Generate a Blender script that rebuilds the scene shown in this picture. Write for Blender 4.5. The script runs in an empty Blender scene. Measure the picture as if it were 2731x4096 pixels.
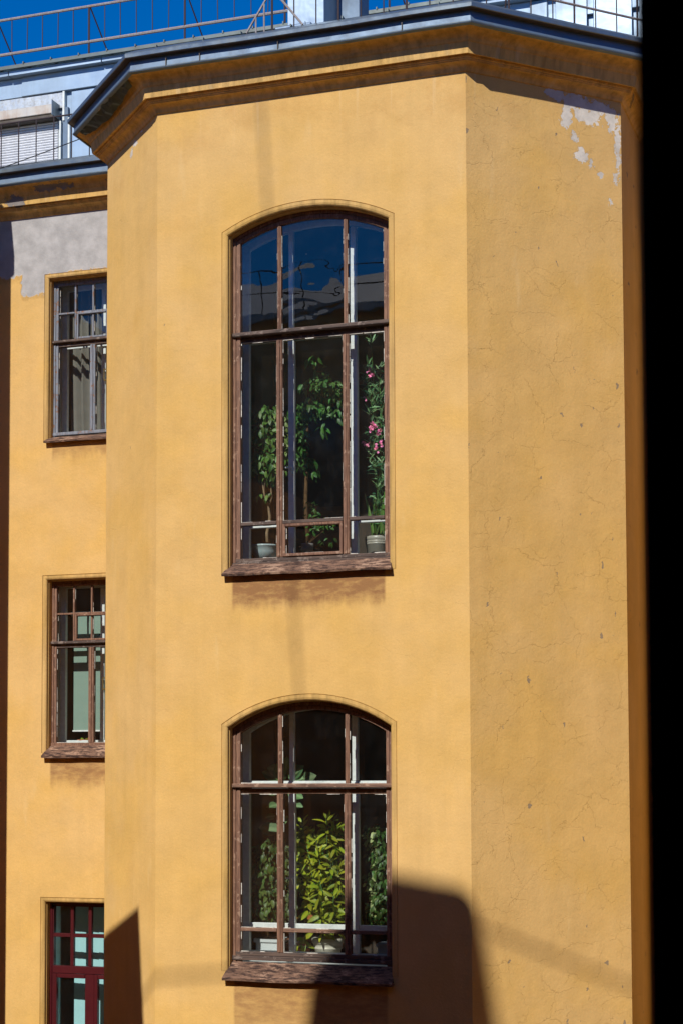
import bpy, bmesh, math, random
from mathutils import Vector, Matrix, noise
from mathutils.geometry import tessellate_polygon
random.seed(7)
C = bpy.context.scene.collection
SC = bpy.context.scene
# ------------------------------------------------------------------ camera, sky, sun, exposure
PSI, PITCH, ROLL = 0.33169, 0.05698, -0.00331
fw = Vector((-math.sin(PSI)*math.cos(PITCH), math.cos(PSI)*math.cos(PITCH), math.sin(PITCH)))
rt = Vector((math.cos(PSI), math.sin(PSI), 0)); up = rt.cross(fw)
r2 = rt*math.cos(ROLL)+up*math.sin(ROLL); u2 = -rt*math.sin(ROLL)+up*math.cos(ROLL)
cd = bpy.data.cameras.new('camera'); cam = bpy.data.objects.new('camera', cd); C.objects.link(cam)
CAMP = Vector((4.324, -16.4, 0.0))
M = Matrix((r2, u2, -fw)).transposed().to_4x4(); M.translation = CAMP
cam.matrix_world = M
cd.sensor_width = 36; cd.sensor_height = 36; cd.sensor_fit = 'AUTO'
cd.lens = 6933.02/4096*36; cd.shift_y = 649.09/4096; cd.clip_start = 0.05; cd.clip_end = 3000
cd.dof.use_dof = True; cd.dof.focus_distance = 17.5; cd.dof.aperture_fstop = 15
SC.camera = cam
SUN_EL, SUN_AZ = math.radians(40), math.radians(5)     # azimuth measured from -Y towards -X
tosun = Vector((-math.sin(SUN_AZ)*math.cos(SUN_EL), -math.cos(SUN_AZ)*math.cos(SUN_EL), math.sin(SUN_EL)))
W = bpy.data.worlds.new('World'); SC.world = W; W.use_nodes = True
nt = W.node_tree; nt.nodes.clear()
sky = nt.nodes.new('ShaderNodeTexSky'); sky.sky_type = 'NISHITA'; sky.sun_disc = False
sky.sun_elevation = SUN_EL; sky.sun_rotation = math.pi+SUN_AZ
sky.altitude = 3000; sky.air_density = 1.0; sky.dust_density = 0.0; sky.ozone_density = 4.0
bg = nt.nodes.new('ShaderNodeBackground'); bg.inputs[1].default_value = 0.135
wo = nt.nodes.new('ShaderNodeOutputWorld')
hs = nt.nodes.new('ShaderNodeHueSaturation'); hs.inputs['Saturation'].default_value = 1.40; hs.inputs['Hue'].default_value = 0.508
nt.links.new(sky.outputs[0], hs.inputs['Color']); nt.links.new(hs.outputs[0], bg.inputs[0]); nt.links.new(bg.outputs[0], wo.inputs[0])
sd = bpy.data.lights.new('sun', 'SUN'); sd.energy = 4.9; sd.angle = math.radians(0.53); sd.color = (1, 0.95, 0.87)
so = bpy.data.objects.new('sun', sd); C.objects.link(so); so.rotation_euler = tosun.to_track_quat('Z', 'Y').to_euler()
SC.view_settings.view_transform = 'Standard'; SC.view_settings.look = 'None'
SC.view_settings.exposure = 0.09; SC.view_settings.gamma = 1.0; SC.view_settings.use_curve_mapping = False
SC.cycles.max_bounces = 6; SC.cycles.transparent_max_bounces = 14; SC.cycles.diffuse_bounces = 4; SC.cycles.glossy_bounces = 3

# ------------------------------------------------------------------ node helpers
class G:
    def __init__(s, name):
        s.m = bpy.data.materials.new(name); s.m.use_nodes = True; s.t = s.m.node_tree; s.t.nodes.clear()
        s.out = s.t.nodes.new('ShaderNodeOutputMaterial')
        tc = s.t.nodes.new('ShaderNodeTexCoord'); s.P = tc.outputs['Object']
    def set(s, inp, v):
        if isinstance(v, bpy.types.NodeSocket): s.t.links.new(v, inp)
        elif isinstance(v, (tuple, list)) and inp.type == 'RGBA': inp.default_value = (*v[:3], 1)
        else: inp.default_value = v
    def n(s, typ, ins=None, out=0, **kw):
        nd = s.t.nodes.new(typ)
        for k, v in kw.items(): setattr(nd, k, v)
        for k, v in (ins or {}).items(): s.set(nd.inputs[k], v)
        return nd.outputs[out]
    def math(s, op, a, b=0.0, c=None, clamp=False):
        i = {0: a, 1: b}
        if c is not None: i[2] = c
        return s.n('ShaderNodeMath', i, operation=op, use_clamp=clamp)
    def vmath(s, op, a, b=(0, 0, 0)):
        o = 'Value' if op in ('LENGTH', 'DISTANCE', 'DOT_PRODUCT') else 'Vector'
        return s.n('ShaderNodeVectorMath', {0: a, 1: b}, out=o, operation=op)
    def noise(s, scale, detail=4, rough=0.55, vec=None, col=False, dist=0.0):
        return s.n('ShaderNodeTexNoise', {'Vector': vec or s.P, 'Scale': scale, 'Detail': detail, 'Roughness': rough, 'Distortion': dist}, out='Color' if col else 'Fac')
    def sc(s, v3, vec=None): return s.vmath('MULTIPLY', vec or s.P, v3)
    def ramp(s, f, a, b, lo=0.0, hi=1.0, smooth=True):
        return s.n('ShaderNodeMapRange', {'Value': f, 'From Min': a, 'From Max': b, 'To Min': lo, 'To Max': hi}, interpolation_type='SMOOTHSTEP' if smooth else 'LINEAR')
    def mix(s, f, a, b, mode='MIX'):
        nd = s.t.nodes.new('ShaderNodeMix'); nd.data_type = 'RGBA'; nd.blend_type = mode
        s.set(nd.inputs[0], f); s.set(nd.inputs[6], a); s.set(nd.inputs[7], b); return nd.outputs[2]
    def bump(s, h, strength=0.5, dist=0.01, normal=None):
        i = {'Strength': strength, 'Distance': dist, 'Height': h}
        if normal is not None: i['Normal'] = normal
        return s.n('ShaderNodeBump', i)
    def pbr(s, color, rough=0.8, metal=0.0, normal=None, spec=0.3, **kw):
        i = {'Base Color': color, 'Roughness': rough, 'Metallic': metal, 'Specular IOR Level': spec}
        i.update(kw)
        if normal is not None: i['Normal'] = normal
        b = s.n('ShaderNodeBsdfPrincipled', i); s.t.links.new(b, s.out.inputs[0]); return s.m
    def xyz(s, vec=None):
        nd = s.t.nodes.new('ShaderNodeSeparateXYZ'); s.set(nd.inputs[0], vec or s.P); return nd.outputs
    def blobs(s, lst, vec=None):
        r = None
        for e in lst:
            c, rad = e[:2]; q = s.vmath('DIVIDE', s.vmath('SUBTRACT', vec or s.P, c), rad)
            if len(e) > 2:
                a = s.n('ShaderNodeSeparateXYZ', {0: s.vmath('ABSOLUTE', q)}); sx = a.node.outputs
                d = s.math('MAXIMUM', sx[0], sx[2])
            else: d = s.vmath('LENGTH', q)
            v = s.math('SUBTRACT', 1.0, d)
            r = v if r is None else s.math('MAXIMUM', r, v)
        return r

YEL_A, YEL_B, YEL_C = (0.645, 0.410, 0.142), (0.652, 0.424, 0.166), (0.648, 0.404, 0.124)

def plaster(name, peel=(), stains=(), dirt=0.0, grey=(0.70, 0.65, 0.58), crack=1.0, chips=1.0, peel_fine=0.55, dark=1.0, peel_noise=9.0):
    g = G(name)
    x, y, z = g.xyz()
    big = g.ramp(g.noise(0.55, 3), 0.35, 0.65)
    mid = g.noise(2.3, 8, 0.62)
    col = g.mix(big, YEL_A, YEL_B)
    col = g.mix(g.ramp(g.noise(1.1, 4, vec=g.vmath('ADD', g.P, (7.3, 1, 4))), 0.42, 0.72), col, YEL_C)
    # hand-floated patches and thin vertical wash marks
    v = g.ramp(mid, 0.25, 0.75, 0.90, 1.07, False)
    st = g.ramp(g.noise(1.0, 4, vec=g.sc((9, 9, 0.55))), 0.35, 0.7, 1.015, 0.985)
    v = g.math('MULTIPLY', v, st)
    fine = g.ramp(g.noise(44, 4, 0.65), 0.3, 0.7, 0.955, 1.035, False)
    v = g.math('MULTIPLY', v, fine)
    if dirt:
        ds = g.ramp(g.noise(1.0, 5, 0.6, vec=g.sc((14, 14, 1.2))), 0.35, 0.75)
        v = g.math('MULTIPLY', v, g.math('SUBTRACT', 1.0, g.math('MULTIPLY', ds, dirt)))
    v = g.math('MULTIPLY', v, dark)
    col = g.n('ShaderNodeHueSaturation', {'Color': col, 'Value': v})
    # faint rust-brown blooms under the eaves and elsewhere
    bl = g.math('MULTIPLY', g.ramp(g.noise(1.7, 6, 0.65, vec=g.vmath('ADD', g.P, (3, 9, 2))), 0.52, 0.78), 0.20)
    col = g.mix(bl, col, (0.50, 0.27, 0.075))
    pale = g.math('MULTIPLY', g.ramp(g.noise(1.0, 5, 0.6, vec=g.sc((4, 4, 0.8), g.vmath('ADD', g.P, (1, 5, 7)))), 0.62, 0.76), 0.35)
    col = g.mix(pale, col, (0.70, 0.50, 0.24))
    # pale lime drips and brown wash just below the cornice
    top = g.ramp(z, 6.35, 7.0)
    dr = g.math('MULTIPLY', g.ramp(g.noise(1.0, 3, 0.5, vec=g.sc((11, 11, 0.45))), 0.60, 0.68), top)
    col = g.mix(g.math('MULTIPLY', dr, 0.30), col, (0.74, 0.56, 0.32))
    br = g.math('MULTIPLY', g.ramp(g.noise(2.2, 6, 0.7, vec=g.vmath('ADD', g.P, (2, 2, 9))), 0.45, 0.7), g.ramp(z, 5.9, 6.95))
    col = g.mix(g.math('MULTIPLY', br, 0.32), col, (0.47, 0.25, 0.075))
    height = g.math('MULTIPLY', g.noise(7, 6, 0.6), 0.5)
    height = g.math('ADD', height, g.math('MULTIPLY', g.noise(38, 5, 0.65), 0.26))
    height = g.math('ADD', height, g.math('MULTIPLY', g.noise(1.6, 2), 1.2))
    # under-sill stains: rectangles with soft lower edge, streaked
    for (x0, x1, z0, z1, amt) in stains:
        m = g.math('MULTIPLY', g.ramp(x, x0, x0+0.035), g.ramp(x, x1-0.035, x1, 1, 0))
        zz = g.math('ADD', z, g.math('MULTIPLY', g.math('SUBTRACT', g.noise(1.0, 5, 0.65, vec=g.sc((8, 8, 2.5))), 0.5), 0.30))
        m = g.math('MULTIPLY', g.math('MULTIPLY', m, g.ramp(zz, z0, z1)), g.math('LESS_THAN', z, z1+0.45))
        sv = g.ramp(g.noise(1.0, 6, 0.7, vec=g.sc((5, 5, 14))), 0.3, 0.66)
        m2 = g.math('MULTIPLY', m, g.math('ADD', 0.45, g.math('MULTIPLY', sv, 0.55)))
        col = g.mix(g.math('MULTIPLY', m2, amt), col, (0.30, 0.155, 0.065))
    # crack network and chips, laid out in the plane of each wall face
    u = g.math('ADD', x, g.math('MULTIPLY', y, 0.414))
    uv = g.n('ShaderNodeCombineXYZ', {0: u, 1: z})
    worn = g.math('ADD', 0.33, g.math('MULTIPLY', g.math('MULTIPLY', g.math('GREATER_THAN', x, 0.001), g.math('GREATER_THAN', y, 0.001)), 0.67))
    nd_ = g.vmath('SUBTRACT', g.noise(2.6, 6, 0.68, vec=uv, col=True), (0.5, 0.5, 0.5))
    dv = g.vmath('ADD', g.vmath('MULTIPLY', uv, (1, 1.35, 1)), g.n('ShaderNodeVectorMath', {0: nd_, 'Scale': 0.42}, operation='SCALE'))
    def net(scale, w, lo, hi, off_):
        v = g.n('ShaderNodeTexVoronoi', {'Vector': g.vmath('ADD', dv, off_), 'Scale': scale}, out='Distance', feature='DISTANCE_TO_EDGE', voronoi_dimensions='2D')
        return g.math('MULTIPLY', g.ramp(v, 0.0, w, 1, 0), g.ramp(g.noise(2.4, 4, 0.65, vec=g.vmath('ADD', uv, off_)), lo, hi))
    cr = g.math('MAXIMUM', net(1.5, 0.0065, 0.43, 0.60, (3.0, 1.0, 0)), g.math('MULTIPLY', net(3.6, 0.012, 0.47, 0.63, (7.0, 4.0, 0)), 0.8))
    cr = g.math('MULTIPLY', cr, g.math('MULTIPLY', worn, crack))
    col = g.mix(g.math('MULTIPLY', cr, 0.21), col, (0.24, 0.12, 0.04))
    height = g.math('SUBTRACT', height, g.math('MULTIPLY', cr, 0.30))
    cv = g.vmath('ADD', g.vmath('MULTIPLY', uv, (1.3, 0.75, 1)), g.n('ShaderNodeVectorMath', {0: g.vmath('SUBTRACT', g.noise(17, 5, vec=uv, col=True), (0.5, 0.5, 0.5)), 'Scale': 0.13}, operation='SCALE'))
    vn = g.t.nodes.new('ShaderNodeTexVoronoi'); vn.voronoi_dimensions = '2D'; g.set(vn.inputs['Vector'], cv); vn.inputs['Scale'].default_value = 3.4
    rnd = g.n('ShaderNodeSeparateColor', {0: vn.outputs['Color']})
    chip = g.math('LESS_THAN', vn.outputs['Distance'], g.math('MULTIPLY', g.math('POWER', rnd, 2.0), 0.085))
    chip = g.math('MULTIPLY', chip, g.math('LESS_THAN', rnd.node.outputs[1], g.math('MULTIPLY', g.math('MULTIPLY', g.math('POWER', worn, 2.4), g.ramp(g.noise(1.1, 3, vec=uv), 0.42, 0.58)), 0.9*min(chips, 1.0))))
    col = g.mix(g.math('MULTIPLY', chip, 0.85), col, (0.25, 0.195, 0.14))
    height = g.math('SUBTRACT', height, g.math('MULTIPLY', chip, 0.55))
    if peel:
        pb = g.blobs(peel, g.vmath('ADD', g.P, g.n('ShaderNodeVectorMath', {0: g.vmath('SUBTRACT', g.noise(peel_noise*1.6, 6, 0.7, col=True), (0.5, 0.5, 0.5)), 'Scale': 0.17}, operation='SCALE')))
        nz = g.math('MULTIPLY', g.math('SUBTRACT', g.noise(peel_noise, 7, 0.62), 0.5), peel_fine*2.6)
        pm = g.ramp(g.math('ADD', pb, nz), 0.26, 0.29)
        edge = g.math('SUBTRACT', g.ramp(g.math('ADD', pb, nz), 0.18, 0.26), pm)
        gc = g.mix(g.ramp(g.noise(5, 6, 0.6), 0.3, 0.7), grey, tuple(c*0.72 for c in grey))
        col = g.mix(g.math('MULTIPLY', edge, 0.35, clamp=True), col, (0.3, 0.16, 0.05))
        col = g.mix(pm, col, gc)
        height = g.math('SUBTRACT', height, g.math('MULTIPLY', pm, 0.6))
    return g.pbr(col, 0.93, normal=g.bump(height, 0.6, 0.018), spec=0.15, **{'Diffuse Roughness': 0.22})

def wood(name, a, b, c, grain=1.0, flake=0.5, rough=0.65, horiz=False):
    g = G(name)
    # grain runs along the longest direction: combine stretched noises
    n1 = g.noise(1.0, 6, 0.65, vec=g.sc((4, 60, 70) if horiz else (60, 60, 5)))
    n2 = g.noise(1.0, 6, 0.65, vec=g.sc((3, 20, 30) if horiz else (20, 20, 2.5)))
    n3 = g.noise(14, 6, 0.65)
    col = g.mix(g.ramp(n1, 0.35, 0.65), a, b)
    col = g.mix(g.ramp(n2, 0.45, 0.75, 0, 0.6), col, b)
    pf = g.ramp(g.math('ADD', n3, g.math('MULTIPLY', g.math('SUBTRACT', n1, 0.5), 0.6)), 0.60-0.12*flake, 0.64-0.12*flake)
    col = g.mix(pf, col, c)
    h = g.math('ADD', g.math('MULTIPLY', n1, 0.5), g.math('MULTIPLY', pf, -0.5))
    return g.pbr(col, rough, normal=g.bump(h, 0.5, 0.004), spec=0.3)

def metal(name, col, rough=0.35, metallic=0.85, dirt=0.3, scale=3.0, dirtcol=(0.12, 0.10, 0.08), waves=0.25):
    g = G(name)
    n = g.noise(scale, 7, 0.62); n2 = g.noise(1.0, 5, 0.6, vec=g.sc((12, 12, 1.5)))
    c = g.mix(g.math('MULTIPLY', g.ramp(g.math('ADD', g.math('MULTIPLY', n, 0.5), g.math('MULTIPLY', n2, 0.5)), 0.4, 0.7), dirt), col, dirtcol)
    r = g.ramp(n, 0.3, 0.7, rough*0.8, rough*1.35)
    return g.pbr(c, r, metallic, normal=g.bump(g.noise(2.6, 3), waves, 0.03), spec=0.4)

def flat(name, col, rough=0.8, spec=0.3, var=0.12, scale=6.0, metallic=0.0, bump=0.15):
    g = G(name); n = g.noise(scale, 6, 0.6)
    c = g.n('ShaderNodeHueSaturation', {'Color': col, 'Value': g.ramp(n, 0.3, 0.7, 1-var, 1+var, False)})
    return g.pbr(c, rough, metallic, normal=g.bump(n, bump, 0.01), spec=spec)

def glass(name, wave=0.0, wscale=2.0, tint=(0.975, 0.985, 0.985), boost=1.0, seed=0.0):
    g = G(name)
    nrm = None
    if wave:
        h = g.noise(wscale, 2, 0.4, vec=g.vmath('ADD', g.sc((0.8, 1, 1.4)), (seed, 0, seed*0.7)), dist=0.8)
        nrm = g.bump(h, wave, 0.02)
    i = {'Color': (1.0, 0.94, 0.84), 'Roughness': 0.0}
    if nrm is not None: i['Normal'] = nrm
    gl = g.n('ShaderNodeBsdfGlossy', i)
    tr = g.n('ShaderNodeBsdfTransparent', {'Color': tint})
    df = g.n('ShaderNodeBsdfDiffuse', {'Color': (0.35, 0.36, 0.36)})
    fi = {'IOR': 1.52}
    if nrm is not None: fi['Normal'] = nrm
    geo = g.t.nodes.new('ShaderNodeNewGeometry')
    f = g.math('MULTIPLY', g.math('MULTIPLY', g.n('ShaderNodeFresnel', fi), g.math('SUBTRACT', 1.0, geo.outputs['Backfacing'])), boost, clamp=True)
    dust = g.ramp(g.noise(5, 6, 0.7), 0.45, 0.85, 0.003, 0.014)
    specks = g.math('MULTIPLY', g.ramp(g.noise(38, 2, 0.5), 0.79, 0.81), 0.5)
    tr2 = g.n('ShaderNodeMixShader', {0: g.math('ADD', dust, specks), 1: tr, 2: df})
    mx = g.n('ShaderNodeMixShader', {0: f, 1: tr2, 2: gl}); g.t.links.new(mx, g.out.inputs[0]); return g.m

def leafmat(name, base, edge, vein=None, rough=0.48, varieg=0.5, trans=0.25):
    g = G(name)
    oi = g.t.nodes.new('ShaderNodeObjectInfo')
    x, y, z = g.xyz()
    ax = g.math('ABSOLUTE', x)
    n = g.noise(24, 4, 0.6, vec=g.vmath('ADD', g.P, g.n('ShaderNodeCombineXYZ', {0: g.math('MULTIPLY', oi.outputs['Random'], 9.0)})))
    m = g.ramp(g.math('ADD', g.math('MULTIPLY', ax, 6.0), g.math('SUBTRACT', n, 0.5)), 0.55, 0.75)
    col = g.mix(g.math('MULTIPLY', m, varieg), base, edge)
    if vein: col = g.mix(g.ramp(ax, 0.008, 0.03, 0.8, 0), col, vein)
    val = g.ramp(oi.outputs['Random'], 0, 1, 0.9, 2.1, False)
    hue = g.ramp(g.math('FRACT', g.math('MULTIPLY', oi.outputs['Random'], 17.3)), 0, 1, 0.475, 0.52, False)
    col = g.n('ShaderNodeHueSaturation', {'Color': col, 'Value': val, 'Hue': hue})
    b = g.n('ShaderNodeBsdfPrincipled', {'Base Color': col, 'Roughness': rough, 'Specular IOR Level': 0.5})
    t = g.n('ShaderNodeBsdfTranslucent', {'Color': col})
    mx = g.n('ShaderNodeMixShader', {0: trans, 1: b, 2: t}); g.t.links.new(mx, g.out.inputs[0]); return g.m

# ------------------------------------------------------------------ mesh helpers
def obj(name, bm, mat, parent=None, smooth=False, loc=None):
    me = bpy.data.meshes.new(name); bm.normal_update(); bm.to_mesh(me); bm.free()
    if smooth:
        for p in me.polygons: p.use_smooth = True
    for m in (mat if isinstance(mat, (list, tuple)) else [mat]): me.materials.append(m)
    o = bpy.data.objects.new(name, me); C.objects.link(o)
    if parent: o.parent = parent
    if loc: o.location = loc
    return o
def thing(name, label, cat, loc=(0, 0, 0), group=None, rz=0):
    o = bpy.data.objects.new(name, None); C.objects.link(o); o.empty_display_size = 0.2
    o.location = loc; o.rotation_euler = (0, 0, rz); o['label'] = label; o['category'] = cat
    if group: o['group'] = group
    return o
def tag(o, label, cat, group=None):
    o['label'] = label; o['category'] = cat
    if group: o['group'] = group
    return o
def box(bm, x0, x1, y0, y1, z0, z1, bev=0.0, jit=0.0):
    vs = [bm.verts.new((x+random.uniform(-jit, jit), y+random.uniform(-jit, jit), z+random.uniform(-jit, jit))) for x in (x0, x1) for y in (y0, y1) for z in (z0, z1)]
    fs = []
    for f in ((0, 1, 3, 2), (4, 6, 7, 5), (0, 4, 5, 1), (2, 3, 7, 6), (0, 2, 6, 4), (1, 5, 7, 3)):
        fs.append(bm.faces.new([vs[i] for i in f]))
    if bev:
        es = {e for f in fs for e in f.edges}
        bmesh.ops.bevel(bm, geom=list(es), offset=bev, segments=1, affect='EDGES')
    return bm
def bx(*a, **k): return box(bmesh.new(), *a, **k)
def tube(bm, pts, r, seg=6, r1=None):
    pts = [Vector(p) for p in pts]; rings = []
    for i, p in enumerate(pts):
        d = (pts[min(i+1, len(pts)-1)]-pts[max(i-1, 0)]).normalized()
        a = d.cross(Vector((0.1, 0.2, 1)) if abs(d.z) < 0.9 else Vector((1, 0.1, 0))).normalized(); b = d.cross(a)
        rr = r if r1 is None else r+(r1-r)*i/(len(pts)-1)
        rings.append([bm.verts.new(p+(a*math.cos(t)+b*math.sin(t))*rr) for t in [2*math.pi*k/seg for k in range(seg)]])
    for q0, q1 in zip(rings, rings[1:]):
        for k in range(seg): bm.faces.new([q0[k], q0[(k+1) % seg], q1[(k+1) % seg], q1[k]])
    bm.faces.new(rings[0][::-1]); bm.faces.new(rings[-1]); return bm
def lathe(bm, prof, seg=24, c=(0, 0, 0)):
    rings = [[bm.verts.new((c[0]+r*math.cos(2*math.pi*k/seg), c[1]+r*math.sin(2*math.pi*k/seg), c[2]+z)) for k in range(seg)] for r, z in prof]
    for q0, q1 in zip(rings, rings[1:]):
        for k in range(seg): bm.faces.new([q0[k], q0[(k+1) % seg], q1[(k+1) % seg], q1[k]])
    bm.faces.new(rings[0][::-1]); return bm
def poly(bm, pts, mat=0):
    f = bm.faces.new([bm.verts.new(p) for p in pts]); f.material_index = mat; return f
def holed(bm, outer, holes, to3d):
    """planar wall with holes; outer/holes as 2D loops"""
    loops = [[Vector((p[0], p[1], 0)) for p in l] for l in [outer]+holes]
    flatv = [v for l in loops for v in l]
    vs = [bm.verts.new(to3d(v.x, v.y)) for v in flatv]
    for t in tessellate_polygon(loops):
        try: bm.faces.new([vs[i] for i in t])
        except ValueError: pass
def outline(x0, x1, zb, zs, za, n=20):
    """open outline from bottom left, round the arch, to bottom right"""
    pts = [(x0, zb), (x0, zs)]
    if za > zs+1e-6:
        h = (x1-x0)/2; r = za-zs; R = (h*h+r*r)/(2*r); cx = (x0+x1)/2; cz = za-R; A = math.asin(h/R)
        for k in range(1, n): 
            t = -A+2*A*k/n; pts.append((cx+R*math.sin(t), cz+R*math.cos(t)))
    pts += [(x1, zs), (x1, zb)]
    return pts
def off(pts, d):
    out = []
    for i, p in enumerate(pts):
        ns = []
        for a, b in ((i-1, i), (i, i+1)):
            if a >= 0 and b < len(pts):
                dx, dz = pts[b][0]-pts[a][0], pts[b][1]-pts[a][1]; L = math.hypot(dx, dz); ns.append((-dz/L, dx/L))
        if len(ns) == 1: m = ns[0]
        else:
            k = 1+ns[0][0]*ns[1][0]+ns[0][1]*ns[1][1]; m = ((ns[0][0]+ns[1][0])/k, (ns[0][1]+ns[1][1])/k)
        out.append((p[0]+m[0]*d, p[1]+m[1]*d))
    return out
def ring(bm, pts, prof, y0):
    """sweep (outward offset, depth) profile round an outline"""
    rows = [[bm.verts.new((p[0], y0+y, p[1])) for p in off(pts, e)] for e, y in prof]
    for a, b in zip(rows, rows[1:]):
        for k in range(len(a)-1): bm.faces.new([a[k], a[k+1], b[k+1], b[k]])

# ------------------------------------------------------------------ materials
S2 = math.sqrt(0.5)
M_bay = plaster('yellow_plaster_bay', crack=1.0, chips=0.9,
    peel=[((0.75, 0.75, 6.93), (0.16, 0.16, 0.09)), ((0.86, 0.86, 6.86), (0.09, 0.09, 0.12)), ((0.93, 0.93, 6.90), (0.18, 0.18, 0.11)), ((0.84, 0.84, 6.72), (0.09, 0.09, 0.16)), ((1.12, 1.12, 6.88), (0.26, 0.26, 0.09)), ((0.98, 0.98, 6.78), (0.15, 0.15, 0.11)),
          ((1.06, 1.06, 6.76), (0.15, 0.15, 0.11)), ((1.24, 1.24, 6.78), (0.09, 0.09, 0.18)), ((1.29, 1.29, 6.50), (0.05, 0.05, 0.42)), ((0.91, 0.91, 6.52), (0.06, 0.06, 0.08)), ((0.97, 0.97, 6.40), (0.06, 0.06, 0.05)), ((0.96, 0.96, 6.33), (0.13, 0.13, 0.08)),
          ((1.05, 1.05, 6.28), (0.04, 0.04, 0.08)), ((1.27, 1.27, 6.16), (0.04, 0.04, 0.10)), ((1.13, 1.13, 6.17), (0.05, 0.05, 0.05)), ((-3.95, 0.588, 6.84), (0.05, 0.05, 0.07)), ((-3.72, 0.358, 6.98), (0.05, 0.05, 0.03)),
          ((-3.85, 0.49, 6.90), (0.12, 0.12, 0.035)), ((1.22, 1.22, 5.9), (0.025, 0.025, 0.05))],
    stains=[(-2.52, -0.845, 1.62, 1.84, 1.25), (-2.50, -0.84, -2.9, -2.3, 0.85)], peel_fine=0.75, peel_noise=17.0)
M_main = plaster('yellow_plaster_main', crack=0.7, chips=0.5,
    peel=[((-6.1, 2.6, 6.90), (1.55, 0.5, 0.92), 1), ((-6.27, 2.6, 6.5), (0.24, 0.5, 0.70), 1), ((-6.75, 2.6, 6.6), (0.3, 0.5, 0.36), 1)],
    stains=[(-6.02, -4.99, 3.85, 4.02, 0.65), (-6.02, -4.99, -0.22, 0.02, 0.95)], peel_fine=0.13, peel_noise=5.0, grey=(0.47, 0.455, 0.45))
M_reveal = plaster('yellow_plaster_reveal', crack=0.3, chips=0.4, dirt=0.35, dark=0.93)
M_corn = plaster('yellow_plaster_cornice', crack=0.8, chips=0.8, dirt=0.36, dark=1.14, stains=[],
    peel=[((-5.9, 2.4, 7.26), (0.35, 0.5, 0.05)), ((-5.0, 2.4, 7.27), (0.2, 0.5, 0.04)), ((-6.45, 2.4, 7.15), (0.2, 0.5, 0.08))], grey=(0.30, 0.27, 0.25), peel_fine=0.5)
M_wood = wood('weathered_brown_wood', (0.25, 0.135, 0.085), (0.12, 0.060, 0.040), (0.31, 0.195, 0.135), flake=0.0)
M_wood_dk = wood('dark_weathered_wood', (0.12, 0.080, 0.062), (0.050, 0.036, 0.032), (0.20, 0.155, 0.13), flake=0.2, horiz=True)
M_wood_h = wood('weathered_brown_wood_rail', (0.23, 0.130, 0.085), (0.11, 0.060, 0.042), (0.31, 0.20, 0.14), flake=0.1, horiz=True)
M_wood_grey = wood('grey_weathered_wood', (0.22, 0.24, 0.28), (0.13, 0.14, 0.17), (0.20, 0.11, 0.07), flake=0.2)
def sillmat():
    g = G('peeling_sill_paint')
    n = g.noise(1.0, 7, 0.7, vec=g.sc((9, 34, 34))); n2 = g.noise(4.0, 5, 0.6); n3 = g.noise(70, 3)
    c = g.mix(g.ramp(n, 0.40, 0.56), (0.050, 0.030, 0.025), (0.19, 0.110, 0.075))
    c = g.mix(g.ramp(g.math('ADD', n, g.math('MULTIPLY', g.math('SUBTRACT', n2, 0.5), 0.8)), 0.56, 0.64), c, (0.33, 0.21, 0.145))
    c = g.n('ShaderNodeHueSaturation', {'Color': c, 'Value': g.ramp(n3, 0.3, 0.7, 0.8, 1.15, False)})
    return g.pbr(c, 0.85, normal=g.bump(g.math('ADD', n, g.math('MULTIPLY', n3, 0.3)), 0.8, 0.008), spec=0.2)
M_sill = sillmat()
M_red = flat('dark_red_window_paint', (0.062, 0.006, 0.009), 0.35, 0.5, 0.1)
M_white = flat('old_white_paint', (0.62, 0.66, 0.64), 0.5, 0.4, 0.12, 20)
M_putty = flat('cracked_white_putty', (0.60, 0.58, 0.52), 0.8, 0.2, 0.3, 40)
M_g = glass('window_glass', boost=1.3); M_gw = glass('wavy_old_glass', 0.13, 1.9, boost=2.0, seed=3.1); M_gw2 = glass('slightly_wavy_glass', 0.05, 1.4, boost=2.2, seed=8)
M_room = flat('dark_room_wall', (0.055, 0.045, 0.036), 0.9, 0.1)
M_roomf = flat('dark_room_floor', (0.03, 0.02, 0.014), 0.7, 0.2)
M_galv = metal('galvanised_gutter', (0.20, 0.25, 0.29), 0.38, 0.75, 0.35)
M_fascia = metal('blue_grey_fascia_sheet', (0.13, 0.19, 0.27), 0.50, 0.35, 0.25)
M_soffit = metal('rusty_gutter_underside', (0.10, 0.085, 0.07), 0.6, 0.2, 0.5, dirtcol=(0.05, 0.035, 0.025))
M_roofm = metal('roof_sheet', (0.12, 0.15, 0.15), 0.5, 0.4, 0.4)
M_clad = metal('attic_cladding', (0.29, 0.39, 0.51), 0.50, 0.45, 0.14, 2.0, waves=0.12)
M_clad2 = metal('attic_cladding_shiny', (0.24, 0.31, 0.39), 0.42, 0.75, 0.15, 1.2, waves=0.25)
M_spk = metal('speckled_galvanised_sheet', (0.42, 0.46, 0.50), 0.5, 0.7, 0.5, 30)
M_shut = metal('stained_shutter_box', (0.48, 0.46, 0.42), 0.5, 0.3, 0.5, 5, (0.28, 0.14, 0.07))
M_slat = flat('white_shutter_slat', (0.68, 0.70, 0.74), 0.5, 0.4, 0.08)
M_rail = wood('rusty_painted_rail', (0.31, 0.30, 0.30), (0.22, 0.18, 0.17), (0.34, 0.22, 0.16), flake=0.2)
M_railbar = flat('dark_rail_bar', (0.045, 0.032, 0.035), 0.7, 0.3)
M_cable = flat('black_cable', (0.02, 0.02, 0.022), 0.6)
M_ground = flat('courtyard_asphalt', (0.20, 0.17, 0.13), 0.9, 0.2, 0.3, 2.0)
M_opp = flat('opposite_ochre_render', (0.66, 0.42, 0.17), 0.95, 0.1, 0.1, 1.0)
M_black = flat('dark_stained_wood', (0.006, 0.003, 0.003), 0.9, 0.05)
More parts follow.
